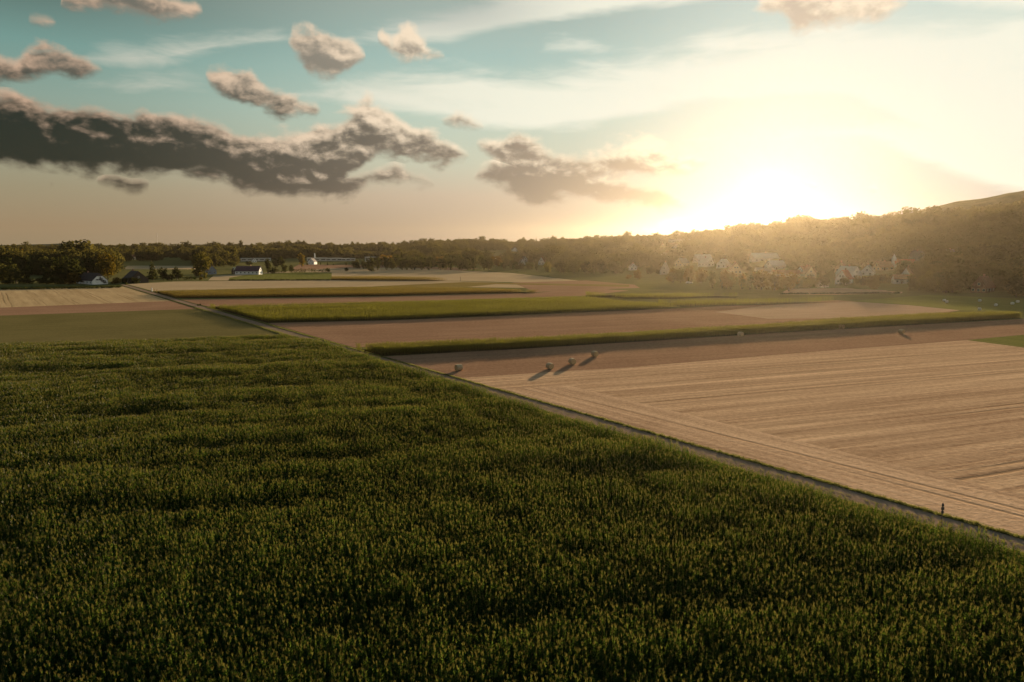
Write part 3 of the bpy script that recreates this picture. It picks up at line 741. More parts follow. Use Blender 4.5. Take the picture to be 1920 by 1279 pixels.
def lone(kind, px, yb, yt, label, tone='mid', wide=1.0, group=None):
    x, y, z = hit(px, yb); d = math.hypot(x, y)
    r = ray(px, yt); top = HC + r[2] / math.hypot(r[0], r[1]) * d
    return tree(kind, (x, y, z - .1), max(1.0, top - z), label, group, tone, wide)
def band(n, p0, p1, hr, kinds, tones, label, group, jit=6.0, wide=(.8, 1.15)):
    """trees along a line on the ground between two photograph points"""
    for i in range(n):
        f = (i + .5 + rnd.uniform(-.35, .35)) / n
        x, y, z = hit(p0[0] + (p1[0] - p0[0]) * f, p0[1] + (p1[1] - p0[1]) * f)
        x += rnd.uniform(-1, 1) * jit * .4; y += rnd.uniform(-1, 1) * jit
        tree(rnd.choice(kinds), (x, y, hz(x, y) - .1), rnd.uniform(*hr) * (.9 if 'farmhouse' in label else 1.0), label, group, rnd.choice(tones), rnd.uniform(*wide))

B3 = ['broad', 'broad', 'broad', 'tall', 'broad', 'conifer', 'tall', 'bush']
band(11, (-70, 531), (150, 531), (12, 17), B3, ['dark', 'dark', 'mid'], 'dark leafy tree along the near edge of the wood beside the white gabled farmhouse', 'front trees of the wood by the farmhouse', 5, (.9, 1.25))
band(16, (-80, 533), (178, 532.5), (3.5, 6.5), ['bush'], ['dark', 'dark', 'mid'], 'dark undergrowth shrub added for the shade at the foot of the wood beside the white gabled farmhouse', 'added undergrowth shrubs of the wood by the farmhouse', 4, (1.2, 1.7))  # shrubs added so the wood reads shadow-dark down to the ground
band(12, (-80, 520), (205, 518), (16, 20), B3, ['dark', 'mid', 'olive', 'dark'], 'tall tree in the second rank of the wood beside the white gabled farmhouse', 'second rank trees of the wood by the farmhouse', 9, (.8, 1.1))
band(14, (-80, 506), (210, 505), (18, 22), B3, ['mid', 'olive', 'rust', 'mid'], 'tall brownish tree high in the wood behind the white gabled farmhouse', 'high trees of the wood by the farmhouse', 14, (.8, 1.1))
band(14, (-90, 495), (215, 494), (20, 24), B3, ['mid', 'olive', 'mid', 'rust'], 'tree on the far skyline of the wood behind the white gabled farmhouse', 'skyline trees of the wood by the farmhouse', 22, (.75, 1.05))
lone('broad', 125, 531, 478, 'big round dark tree standing left of the white gabled farmhouse roof', 'dark', 1.0)
lone('broad', 203, 524, 470, 'tall golden tinted tree right behind the white gabled farmhouse', 'gold', .72)
lone('broad', 178, 512, 484, 'dark rounded tree over the ridge of the white gabled farmhouse', 'dark', 1.1)
lone('bush', 138, 533, 508, 'low orange tinted bushy tree left of the farmhouse roof', 'rust', 1.0)
lone('bush', 218, 533, 518, 'brown shrub just right of the white vine clad gable', 'rust', 1.1)
lone('conifer', 287, 526, 488, 'dark conifer rising beside the dark roofed barn left of the fields', 'dark', 1.5)
lone('broad', 306, 526, 500, 'dark tree at the right corner of the dark roofed barn', 'dark', .9)
lone('broad', 332, 525, 498, 'broad dark tree before the pale far field strip', 'dark', 1.0)
lone('bush', 318, 526, 511, 'low dark shrub leaning on the broad dark tree by the barn', 'dark', 1.2)
lone('bush', 233, 531, 519, 'dark shrub at the end of the track below the barn', 'dark', 1.3)
lone('bush', 252, 532, 517, 'dark grey shrub below the gable of the dark roofed barn', 'dark', 1.3)
lone('broad', 378, 520, 468, 'very large lone tree towering over the farm cottages', 'olive', .85)
lone('bush', 372, 519, 502, 'dark bushy tree at the foot of the very large lone tree', 'dark', 1.2)
lone('bush', 365, 524, 519, 'small round clipped green shrub on the straw field edge', 'fresh', 1.1)
lone('bush', 377, 525, 518, 'small yellow shrub beside the clipped green one', 'gold', 1.0)
lone('conifer', 385, 523, 506, 'narrow small conifer at the corner of the straw field', 'olive', 1.0)
lone('tall', 503, 512, 484, 'slender dark tree at the white end wall of the long farmhouse', 'dark', 1.0)
lone('bush', 512, 513, 499, 'dark shrub right of the white end wall of the long farmhouse', 'dark', 1.2)
lone('broad', 533, 511, 495, 'left one of two round dark trees in the field hedge', 'dark', .9)
lone('broad', 547, 510, 496, 'right one of two round dark trees in the field hedge', 'dark', .9)
lone('bush', 615, 510, 501, 'round dark bush closing the right end of the field hedge', 'dark', 1.0)
lone('bush', 650, 509, 500.5, 'single round bush alone on the reddish field', 'dark', 1.0)
lone('bush', 696, 509, 498.5, 'larger round bush standing before the tree belt on the pale field', 'dark', 1.1)
lone('tall', 566, 500, 474, 'golden leaved tree left of the small white dark roofed house', 'gold', 1.3)
lone('broad', 236, 486, 457, 'big round tree standing out on the left skyline', 'mid', .8)
lone('broad', 517, 502, 484, 'dark tree mass right of the long white hall', 'dark', 1.0)
lone('broad', 528, 500, 480, 'second dark tree right of the long white hall', 'dark', 1.0)
lone('bush', 467, 497, 488, 'dark shrub under the long white hall', 'dark', 1.4)
band(9, (660, 503), (700, 505), (8, 11), B3, ['dark', 'mid'], 'dark tree in the belt in front of the pale flat roofed block', 'trees before the flat roofed block', 8)
band(17, (690, 506), (925, 507), (12, 15), B3, ['dark', 'dark', 'mid'], 'dark tree of the long belt behind the pale middle fields', 'front trees of the long middle belt', 6, (.9, 1.2))
band(16, (700, 500), (930, 501), (13, 17), B3, ['mid', 'dark', 'rust'], 'tree in the rear row of the long belt behind the pale middle fields', 'rear trees of the long middle belt', 12, (.9, 1.2))
band(7, (400, 499), (455, 500), (7, 10), B3, ['dark', 'mid'], 'dark tree behind the farm cottages and the long farmhouse', 'trees behind the farm cottages', 12)
band(8, (560, 497), (690, 498), (4, 6.5), B3, ['dark', 'mid'], 'tree in the loose row below the long white works halls', 'trees below the works halls', 10)
lone('broad', 1027, 511, 489, 'pale blossoming tree at the left end of the rounded copse', 'pale', .85)
band(13, (1042, 512), (1160, 513), (11, 14), B3, ['dark', 'mid', 'dark'], 'dark tree of the rounded copse right of the pale blossoming tree', 'trees of the rounded copse', 6, (1.0, 1.3))
band(8, (940, 505), (1020, 507), (7, 11), B3, ['dark', 'mid'], 'tree around the two small white gabled houses past the middle belt', 'trees around the two white gables', 12)
lone('conifer', 1042, 478, 444, 'needle thin conifer breaking the skyline above the village slope', 'mid', .55)
lone('conifer', 912, 492, 460, 'slim dark conifer before the pale sloping meadow', 'dark', .8)
lone('broad', 1195, 524, 503, 'bushy tree alone in the hazy green meadow', 'rust', 1.0)
lone('bush', 1179, 523, 513, 'low bush left of the bushy tree in the hazy meadow', 'rust', 1.2)
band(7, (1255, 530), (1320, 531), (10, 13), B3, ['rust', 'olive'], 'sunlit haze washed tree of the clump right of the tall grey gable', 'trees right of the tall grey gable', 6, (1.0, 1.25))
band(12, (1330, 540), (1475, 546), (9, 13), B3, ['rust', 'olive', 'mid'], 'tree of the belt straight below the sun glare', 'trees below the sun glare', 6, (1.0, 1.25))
band(9, (1480, 541), (1550, 538), (6, 9), ['broad', 'bush'], ['olive', 'mid'], 'low tree in the gardens left of the red roofed house', 'garden trees left of the red roofed house', 6)
band(8, (1592, 536), (1650, 533), (5, 7), ['broad', 'bush'], ['mid', 'dark', 'olive'], 'garden tree between the red roofed house and the large white gabled house', 'garden trees between two white houses', 8)
band(9, (1735, 546), (1792, 550), (8, 13), B3, ['mid', 'dark', 'olive'], 'front tree of the hillside wood left of the brown gabled house', 'front wood trees left of the brown gable', 6, (.9, 1.15))
band(7, (1896, 557), (1990, 562), (10, 14), B3, ['dark', 'mid'], 'front tree of the hillside wood right of the brown gabled house', 'front wood trees right of the brown gable', 6, (.9, 1.15))
band(12, (1730, 533), (1980, 540), (13, 17), B3, ['mid', 'dark', 'olive'], 'taller tree of the hillside wood behind the brown gabled house', 'second row wood trees behind the brown gable', 10)
lone('conifer', 1899, 405, 380, 'pointed conifer topping the wooded ridge below the far hill', 'dark', .9)
lone('broad', 1285, 458, 434, 'tall broad tree on the ridge left of the sun', 'olive', .9)
lone('conifer', 1224, 466, 441, 'pointed conifer on the ridge above the white villas', 'mid', .8)
lone('broad', 1183, 466, 441, 'rounded tree on the ridge left of the pointed conifer', 'olive', .8)
lone('bush', 237, 534.5, 529, 'small pale bush where the track meets the farm', 'pale', .7)
lone('bush', 352, 554, 549, 'dark weedy bush at the front of the flat ochre corn strip', 'dark', 1.3)
lone('bush', 363, 553, 549, 'smaller dark weedy bush beside the other at the ochre corn strip', 'dark', 1.3)
lone('bush', 372, 574, 570, 'left of two tiny dark bushes on the track bend', 'dark', .9)
lone('bush', 375.4, 573.2, 569.5, 'right of two tiny dark bushes on the track bend', 'dark', .8)

# ------------------------------------------------------------------ hedges
def hedge(p0, p1, h, dpt, label):
    a, b = Vector(G(*p0)), Vector(G(*p1)); L = (b - a).length; q = random.Random(int(p0[0])); n = int(L / 2.2)
    lobes = [((L * (i + .5) / n + q.uniform(-.6, .6), q.uniform(-.3, .3), h * .46), (2.0, dpt * .5, h * q.uniform(.44, .62))) for i in range(n)]
    o = clump_cloud(q, lobes, n * 40, .42).build('hedge', FOL)
    o.location = (a.x, a.y, 0); o.rotation_euler = (0, 0, math.atan2(b.y - a.y, b.x - a.x)); o.color = (.6, .66, .6, 1)
    return tag(o, label, 'hedge')
hedge((512, 512), (613, 510.5), 4.0, 4, 'long dark clipped field hedge above the bright green grass')
hedge((345, 524.5), (362, 524.5), 2.2, 2.5, 'short low dark hedge left of the clipped green shrub')
hedge((430, 526), (620, 525.7), 0.9, 1.5, 'thin dark ditch hedge along the lower side of the bright green grass')
hedge((1465, 552), (1690, 550.5), 0.8, 1.2, 'thin hedge line in front of the hazy pink field')
hedge((0, 543.5), (224, 539.5), 1.3, 2.0, 'low rough hedge between the tramlined straw field and the wood')

# ------------------------------------------------------------------ houses
def plain(name, col, rough=.85, var=.12): return simple(name, col, rough, var, .8)
WALL = {'hall': plain('hall_render', (.46, .455, .44)), 'white': plain('white_render', (.78, .77, .75)), 'cream': plain('cream_render', (.66, .54, .38)), 'grey': plain('grey_render', (.42, .40, .38)), 'dark': plain('dark_boards', (.06, .05, .045)), 'brick': plain('brown_brick', (.26, .17, .13), .9, .3), 'blue': plain('blue_grey_render', (.22, .25, .32))}
ROOF = {'red': plain('red_tiles', (.36, .12, .065), .8, .3), 'dark': plain('dark_tiles', (.055, .042, .045), .8, .3), 'grey': plain('grey_slates', (.20, .18, .17), .8, .25), 'plum': plain('plum_tiles', (.085, .05, .07), .8, .3), 'pale': plain('pale_sheet_roof', (.48, .49, .46), .6, .1), 'rust': plain('rusty_tiles', (.20, .09, .055), .8, .3), 'moss': plain('mossy_sheet_roof', (.32, .34, .25), .8, .2)}
GLASS = simple('window_glass', (.025, .03, .038), .12, .2, 1, .6)
FRAME = plain('window_frame', (.70, .69, .66), .6)
DOORM = plain('door_wood', (.10, .06, .04), .6)
CHIM = plain('chimney_brick', (.28, .15, .10), .9, .25)
VINE = leaf_mat('wall_vine', (.012, .016, .010), (.03, .035, .018), (.05, .06, .01), .2)
def window(parent, x, y, z, w_, h_, ry, frame=True):
    """a framed pane on a wall; ry turns its outward direction (0 = facing -y)"""
    mb = MB(); t = .08
    mb.box(-w_ / 2 - t, w_ / 2 + t, -.10, .0, -h_ / 2 - t, -h_ / 2); mb.box(-w_ / 2 - t, w_ / 2 + t, -.10, .0, h_ / 2, h_ / 2 + t)
    mb.box(-w_ / 2 - t, -w_ / 2, -.10, .0, -h_ / 2, h_ / 2); mb.box(w_ / 2, w_ / 2 + t, -.10, .0, -h_ / 2, h_ / 2)
    mb.box(-.03, .03, -.085, .0, -h_ / 2, h_ / 2)
    o = mb.build('window', FRAME, parent); o.location = (x, y, z); o.rotation_euler = (0, 0, ry)
    g_ = MB(); g_.box(-w_ / 2 + .001, w_ / 2 - .001, -.05, -.012, -h_ / 2 + .001, h_ / 2 - .001); g_.build('pane', GLASS, o)
    return o
def house(name, loc, rz, gw, L, wall_h, roof_h, wall='white', roof='dark', label='', cat='house', hip=0.0, chimney=True, wins=(2, 1, 3), door=True, group=None, sink=.3):
    """gabled house; gable faces -y (width gw), ridge runs along y for length L"""
    r = empty(name, loc, rz); tag(r, label, cat, group)
    w2, l2 = gw / 2, L / 2; H = wall_h + roof_h; mb = MB()
    hc = H - roof_h * hip; wc = w2 * hip
    prof = [(-w2, -sink), (w2, -sink), (w2, wall_h), (wc, hc), (-wc, hc), (-w2, wall_h)] if hip else [(-w2, -sink), (w2, -sink), (w2, wall_h), (0, H), (-w2, wall_h)]
    n = len(prof)
    mb.add([(x, -l2, z) for x, z in prof] + [(x, l2, z) for x, z in prof], [tuple(range(n)), tuple(range(2 * n - 1, n - 1, -1))] + [(i, n + i, n + (i + 1) % n, (i + 1) % n) for i in (0, 1, n - 1)])
    mb.build('wall', WALL[wall], r)
    rb = MB(); ov = .35; t = .22; sl = roof_h / w2
    for sx in (-1, 1):
        xe, ze = sx * (w2 + ov), wall_h - ov * sl
        yk = l2 + ov; hk = hip * gw * .35
        a = [(xe, -yk, ze + .02), (xe, yk, ze + .02), (0, yk - hk, H + .02), (0, -yk + hk, H + .02)]
        if hip:
            xm = sx * wc * 1.0; zm = hc + .02
            a = [(xe, -yk, ze + .02), (xe, yk, ze + .02), (xm, yk, zm), (0, yk - hk, H + .02), (0, -yk + hk, H + .02), (xm, -yk, zm)]
        b = [(x, y, z + t) for x, y, z in a]; m_ = len(a)
        f = [tuple(range(m_)), tuple(range(2 * m_ - 1, m_ - 1, -1))] + [(i, (i + 1) % m_, m_ + (i + 1) % m_, m_ + i) for i in range(m_)]
        rb.add(a + b, f)
    if hip:
        for sy in (-1, 1):
            yk = (l2 + ov) * sy; yi = (l2 + ov - hip * gw * .35) * sy
            a = [(-wc, yk, hc + .03), (wc, yk, hc + .03), (0, yi, H + .03)]; b = [(x, y, z + t) for x, y, z in a]
            rb.add(a + b, [(0, 1, 2), (5, 4, 3), (0, 1, 4, 3), (1, 2, 5, 4), (2, 0, 3, 5)])
    ro = rb.build('roof', ROOF[roof], r)
    if chimney:
        cb_ = MB(); y0 = l2 * rnd.uniform(-.2, .5); cb_.box(-.4, .4, y0 - .35, y0 + .35, H - .7, H + 1.1); cb_.box(-.48, .48, y0 - .43, y0 + .43, H + 1.1, H + 1.25); cb_.build('chimney', CHIM, ro)
    ng, nu, ns = wins
    for i in range(ng):
        window(r, -w2 + gw * (i + .5) / ng, -l2, wall_h * .5, min(1.2, gw / ng * .45), 1.2, 0)
    for i in range(nu):
        ww = gw * .42; window(r, -ww / 2 + ww * (i + .5) / nu, -l2, wall_h + roof_h * .30, min(.95, ww / nu * .5), 1.1, 0)
    for i in range(ns):
        yy = -l2 + L * (i + .5) / ns
        window(r, w2, yy, wall_h * .52, 1.1, 1.1, math.pi / 2); window(r, -w2, yy, wall_h * .52, 1.1, 1.1, -math.pi / 2)
    if door:
        db = MB(); db.box(-.5, .5, -.09, .0, -.1, 2.0); db.box(-.6, -.5, -.12, 0, -.1, 2.1); db.box(.5, .6, -.12, 0, -.1, 2.1); db.box(-.5, .5, -.12, 0, 2.0, 2.1)
        o = db.build('door', DOORM, r); o.location = (w2, -l2 + L * (.34 if ns != 3 else .333), 0); o.rotation_euler = (0, 0, math.pi / 2)
    taken.append((loc[0], loc[1], max(gw, L) * .75)); clear.append((loc[0], loc[1], max(gw, L)))
    return r
clear = []
def face(px, extra=0.0): return -math.atan2(px - 960, 1312) + R(extra)      # gable turned to the viewer's side, plus a twist
def H_(px, yb, extra, gw, L, wh, rh, **k):
    x, y, z = hit(px, yb); d = math.hypot(x, y); f = face(px, extra)
    # centre lies half a length behind the gable
    return house(k.pop('name', 'house'), (x - math.sin(f) * L / 2 * 1, y + math.cos(f) * L / 2, z), f, gw, L, wh, rh, **k)

fh = H_(188, 533.5, 22, 9.6, 26, 2.6, 4.6, name='farmhouse', wall='white', roof='dark', hip=.38, wins=(0, 0, 5), label='white farmhouse gable with dark climbing vines and a long dark roof')
vb = clump_cloud(random.Random(5), [((-1.6, 0, 3.1), (1.5, .18, .5)), ((.6, 0, 3.4), (1.4, .18, 1.0)), ((1.9, 0, 2.2), (1.7, .18, .8)), ((2.9, 0, 1.2), (1.2, .18, .7)), ((.4, 0, 4.6), (.5, .18, .6))], 420, .20)
vo = vb.build('climbing_vine', VINE, fh); vo.location = (0, -13.15, 0)
H_(261, 531, 12, 12, 22, 2.4, 5.5, name='barn', wall='dark', roof='dark', wins=(1, 1, 2), label='dark low barn with a grey edged gable beyond the end of the track')
H_(438, 513.6, -62, 7, 16, 2.6, 3.2, name='cottage', wall='dark', roof='moss', wins=(1, 1, 3), label='small dark walled cottage with a pale mossy roof')
H_(398, 514.5, 14, 7.5, 14, 3.6, 4.2, name='cottage', wall='blue', roof='rust', wins=(2, 1, 3), label='blue grey gabled cottage under the very large lone tree')
H_(489, 514.6, 66, 8.2, 22, 3.1, 4.2, name='farmhouse', wall='white', roof='plum', wins=(0, 1, 6), label='long white farmhouse with plum roof and bright blank end wall')
H_(240, 486.8, -75, 9, 22, 4.5, 3.5, name='house', wall='cream', roof='rust', wins=(1, 1, 4), label='cream sunlit house in the trees far left')
H_(583, 496, -20, 9, 12, 3.6, 4.6, wall='white', roof='dark', wins=(2, 1, 2), label='small white house with dark gable roof below the works halls')
H_(477, 492, 10, 7, 10, 3, 3.6, wall='white', roof='grey', label='little white house tucked under the long white hall')
H_(329, 470.5, 20, 9, 12, 4, 4.5, wall='white', roof='grey', label='tiny pale gabled house high in the far left trees')
H_(843, 474.5, 30, 11, 18, 4, 5.5, wall='white', roof='grey', wins=(2, 1, 4), label='white house with grey roof on the slope over the middle belt')
H_(942, 488.5, 12, 10, 14, 3.5, 6, wall='cream', roof='dark', wins=(2, 2, 3), label='pale timbered gable house with steep dark roof at the end of the belt')
H_(918, 487.5, -40, 8, 12, 3.2, 3.8, wall='white', roof='dark', label='small white house left of the timbered gable')
H_(966, 472, 20, 9, 11, 4.2, 4.6, wall='white', roof='grey', label='bluish white house on the slope above the two white gables')
H_(984, 474.5, -15, 9, 11, 4.2, 3.6, wall='grey', roof='grey', label='grey house right next to the bluish white one on the slope')
H_(985, 491, 18, 7.5, 11, 3.0, 5.6, wall='white', roof='dark', wins=(1, 1, 3), label='upper white gable of the stepped pair at the meadow')
H_(980, 498, 16, 7.0, 9, 3.2, 5.4, wall='white', roof='dark', wins=(1, 1, 3), label='lower white gable of the stepped pair at the meadow')
H_(1015, 497, -10, 8, 12, 4.2, 6, wall='white', roof='rust', wins=(2, 2, 3), label='tall white gabled house right of the stepped pair')
H_(1064, 488.5, -70, 8, 24, 3.6, 3, wall='white', roof='grey', wins=(1, 1, 7), label='row of white low walls peeping over the rounded copse')
H_(1188, 507, 10, 7, 9, 3.5, 3.2, wall='white', roof='grey', label='small bluish white house just above the bushy meadow tree')
H_(1245, 515, -8, 7.5, 11, 3.6, 7.0, wall='grey', roof='grey', wins=(1, 1, 3), label='tall narrow grey gable at the meadow edge')
H_(1255, 456.5, -75, 9, 40, 4, 2.5, wall='white', roof='grey', wins=(1, 0, 8), label='long white villa row on the ridge left of the sun')
H_(1214, 456, 10, 8, 10, 4, 3, wall='white', roof='grey', label='lone white villa on the ridge left of the long villa row')
H_(1282, 457, 0, 8, 10, 4, 3.5, wall='white', roof='grey', label='white villa right of the long villa row')
H_(1246, 483.5, -30, 9, 16, 4, 3.5, wall='white', roof='rust', wins=(2, 1, 4), label='white double house half hidden on the wooded slope')
H_(1243, 467, 5, 7, 9, 4, 4, wall='cream', roof='rust', label='cream house midway up the wooded slope')
H_(1266, 470, -25, 7, 10, 4, 4, wall='white', roof='grey', label='white house midway up the slope right of the cream one')
H_(1272, 500, -35, 9, 13, 3.5, 5, wall='cream', roof='grey', label='cream house with grey roof right of the tall grey gable')
H_(1303, 492, -60, 9, 18, 3.5, 4.6, wall='white', roof='pale', wins=(1, 1, 4), label='wide house with shining pale roof in the glare')
H_(1333, 500, 40, 8, 14, 3.5, 5, wall='white', roof='pale', label='white house with steep pale roof in the glare')
H_(1352, 503, -20, 9, 13, 3.6, 4.6, wall='white', roof='pale', label='white gabled house right of the steep pale roof')
H_(1380, 515, 8, 9, 12, 4.0, 5.6, wall='cream', roof='rust', wins=(3, 2, 3), label='timbered cream gable straight below the sun')
H_(1409, 492, -60, 10, 26, 4, 4.5, wall='white', roof='pale', wins=(1, 1, 5), label='long bright white house on the slope below the sun')
H_(1440, 506, -50, 9, 15, 3.6, 4, wall='white', roof='pale', label='white house right below the sun with pale roof')
H_(1416, 515, -70, 8, 14, 2.8, 2.6, wall='white', roof='grey', label='low white bungalow below the sun')
H_(1448, 520, -75, 8, 20, 2.8, 2.6, wall='white', roof='rust', label='long low white bungalow with rusty roof under the glare')
H_(1500, 517, -45, 8, 12, 3, 4, wall='white', roof='rust', label='white house with rusty roof left of the red roofed house')
H_(1520, 521, 15, 8, 11, 3, 5, wall='cream', roof='rust', label='cream gabled house left of the red roofed house')
H_(1538, 539, -30, 4, 6, 2.4, 2, name='shed', cat='shed', wall='white', roof='grey', chimney=False, wins=(1, 0, 1), door=False, label='small white shed at the field edge in the glare')
H_(1577, 533.5, -14, 7.6, 14, 3.6, 5.4, wall='white', roof='red', wins=(2, 2, 3), label='white gabled house with orange red roof at the field edge')
H_(1575, 511, -5, 8, 12, 3.4, 4.4, wall='cream', roof='rust', label='pale gable peeping over the orange red roof')
H_(1606, 523, 38, 8, 17, 3.4, 5, wall='white', roof='pale', wins=(2, 1, 4), label='house with a broad pale tiled roof slope right of the orange red roof')
H_(1625, 517, -6, 9, 12, 2.6, 5, wall='white', roof='grey', wins=(2, 1, 3), label='white triangular gable with two chimneys behind the pale roof slope')
H_(1643, 507, -50, 8, 12, 2.6, 4, wall='cream', roof='rust', label='rust roofed house with two small dormers higher in the wood')
H_(1676, 502, -74, 6, 14, 3, 3.4, name='chapel', cat='chapel', wall='white', roof='red', chimney=False, wins=(1, 1, 4), label='small white chapel with red roof and pointed bell turret')
H_(1697, 530.5, -8, 7.6, 12, 3.4, 6.2, wall='white', roof='rust', wins=(3, 3, 3), label='large white gabled house with three upper windows before the wood')
H_(1674, 532, -72, 6.5, 12, 3.0, 2.6, name='annex', cat='annex', wall='white', roof='rust', chimney=False, wins=(1, 0, 4), label='low white wing on the left of the large white gabled house')
H_(1727, 488, 30, 8, 12, 3, 4.4, wall='grey', roof='grey', label='greyish house roof showing in the wood up the slope')
H_(1773, 484, -30, 8, 10, 3.4, 3, wall='white', roof='grey', label='small white house highest in the wood on the right')
H_(1834, 549.5, -16, 7.4, 14, 3.0, 5.6, wall='brick', roof='rust', wins=(3, 1, 3), label='brown brick gabled house at the foot of the wooded hill')
# bell turret of the chapel
for o in list(C.objects):
    if o.name == 'chapel':
        tb = MB(); tb.box(-1.3, 1.3, -8.6, -6.0, 0, 6.4); tb.add([(-1.6, -8.9, 6.4), (1.6, -8.9, 6.4), (1.6, -5.7, 6.4), (-1.6, -5.7, 6.4), (0, -7.3, 10.5)], [(0, 1, 4), (1, 2, 4), (2, 3, 4), (3, 0, 4), (3, 2, 1, 0)])
        tb.build('bell_turret', WALL['white'], o)

# flat roofed works halls
def hall(px, yb, L, dpt, h, label, strips=1, tower=False, twist=0.0):
    x, y, z = hit(px, yb); r = empty('works_hall', (x, y, z), face(px, twist)); tag(r, label, 'hall')
    mb = MB(); mb.box(-L / 2, L / 2, 0, dpt, -.5, h); mb.build('wall', WALL['hall'], r)
    rb = MB(); rb.box(-L / 2 - .4, L / 2 + .4, -.4, dpt + .4, h + .003, h + .5); ro = rb.build('roof', ROOF['pale'], r)
    n = max(3, int(L / 8))
    for k in range(strips):
        for i in range(n):
            cx_ = -L / 2 + L * (i + .5) / n; zz = h * (k + .55) / strips
            window(r, cx_, 0, zz, L / n * .66, min(1.5, h / strips * .42), 0)
    if tower:
        tb = MB(); tb.tube([(-L * .1, dpt / 2, h + .5), (-L * .1, dpt / 2, h + 8)], [.9, .75], 10); tb.build('chimney', WALL['white'], ro)
    taken.append((x, y + dpt / 2, L * .55)); clear.append((x, y, L * .6))
hall(480, 490, 46, 16, 4.5, 'long white hall with flat pale roof behind the farm cottages')
hall(594, 489.5, 30, 14, 4.5, 'white works hall with a tall white chimney', tower=True)
hall(626, 489.5, 27, 14, 4.2, 'white works hall with a dotted window band, middle one of the row')
hall(653, 489.5, 22, 14, 3.8, 'short low white works hall at the right end of the row')
hall(706, 491, 38, 18, 7.0, 'pale flat roofed block with white end wall over the middle belt', 2, False, -18)

# ------------------------------------------------------------------ round bales
STRAW = simple('bale_straw', (.50, .36, .20), .95, .35, 6, .05, .8); STRAWD = simple('bale_net_wrap', (.46, .36, .23), .8, .25, 8, .1, .5)
def bale_mesh(seed):
    q = random.Random(seed); n, m_ = 28, 7; V = []; fs = []; R_, Wd = .66, 1.25
    for j in range(m_):
        x = -Wd / 2 + Wd * j / (m_ - 1)
        for i in range(n):
            a = 2 * math.pi * i / n; r = R_ * (1 + q.uniform(-.018, .018)) * (.955 if j in (0, m_ - 1) else 1) * (1 - .03 * max(0, -math.sin(a)) ** 3)
            V.append((x, math.cos(a) * r, math.sin(a) * r + R_ * .965))
    for j in range(m_ - 1):
        for i in range(n): fs.append((j * n + i, j * n + (i + 1) % n, (j + 1) * n + (i + 1) % n, (j + 1) * n + i))
    roll = mesh_from('bale_roll', V, fs); roll.materials.append(STRAWD); roll.polygons.foreach_set('use_smooth', [True] * len(roll.polygons))
    eb = MB()
    for sx in (-1, 1):                                 # spiral layered straw ends, rings slightly proud of one another
        rings = [.955 * R_, .80 * R_, .60 * R_, .38 * R_, .16 * R_]; pv = []
        for k, rr in enumerate(rings):
            for i in range(n):
                a = 2 * math.pi * i / n; pv.append((sx * (Wd / 2 + .012 + .022 * (k % 2) + q.uniform(0, .014)), math.cos(a) * rr, math.sin(a) * rr + R_ * .965))
        pv.append((sx * (Wd / 2 + .02), 0, R_ * .965)); f = []
        for k in range(len(rings) - 1):
            for i in range(n):
                t = (k * n + i, k * n + (i + 1) % n, (k + 1) * n + (i + 1) % n, (k + 1) * n + i); f.append(t if sx > 0 else t[::-1])
        c = len(pv) - 1; k = len(rings) - 1
        for i in range(n): f.append((k * n + i, k * n + (i + 1) % n, c))
        eb.add(pv, f)
    return roll, eb.mesh('bale_end', [STRAW])
bm_ = [bale_mesh(s_) for s_ in range(3)]
BALES = [(860, 695.5, 35, 'round straw bale nearest the track, apart from the other three'), (1031, 692.5, -60, 'round bale lowest of the three bales in a slanting row'), (1073, 683.5, -65, 'round bale in the middle of the slanting row of three'),
         (1115, 669, -65, 'round bale topmost in the slanting row of three'), (1388.5, 631, -60, 'round bale touching the foot of the long narrow corn strip'), (1578, 616.5, -60, 'pale bale at the far right foot of the long narrow corn strip'),
         (1690, 626, -60, 'pale bale at the start of the thin field path')]
G7 = 'white wrapped bales on the hazy green meadow'
BALES += [(1770.5, 565, 20, 'white dot bale, upper left of the touching pair on the hazy meadow', G7), (1775, 568, -30, 'white dot bale, lower right of the touching pair on the hazy meadow', G7), (1837, 565.5, 10, 'white bale directly below the brown gabled house', G7),
          (1836.5, 582, -40, 'white bale lowest on the hazy meadow', G7), (1867, 574, 30, 'white bale midway right on the hazy meadow', G7), (1898, 571, 15, 'white bale second from the right edge of the meadow', G7), (1908, 567.5, 0, 'white bale farthest right on the hazy meadow', G7)]
WRAP = simple('white_bale_wrap', (.62, .60, .56), .4, .06, 3, .4)
wroll = bm_[0][0].copy(); wroll.materials.clear(); wroll.materials.append(WRAP); wend = bm_[0][1].copy(); wend.materials.clear(); wend.materials.append(WRAP)
for i, b_ in enumerate(BALES):
    x, y = G(b_[0], b_[1]); white = i >= 7
    r = empty('wrapped_bale' if white else 'straw_bale', (x, y, .03), R(b_[2])); tag(r, b_[3], 'bale', b_[4] if white else ('straw bales on the reddish stubble' if i < 7 else None))
    a, c = (wroll, wend) if white else bm_[i % 3]
    if white: r.scale = (.8, .8, .8)
    link('roll', a, r); link('end_face', c, r)

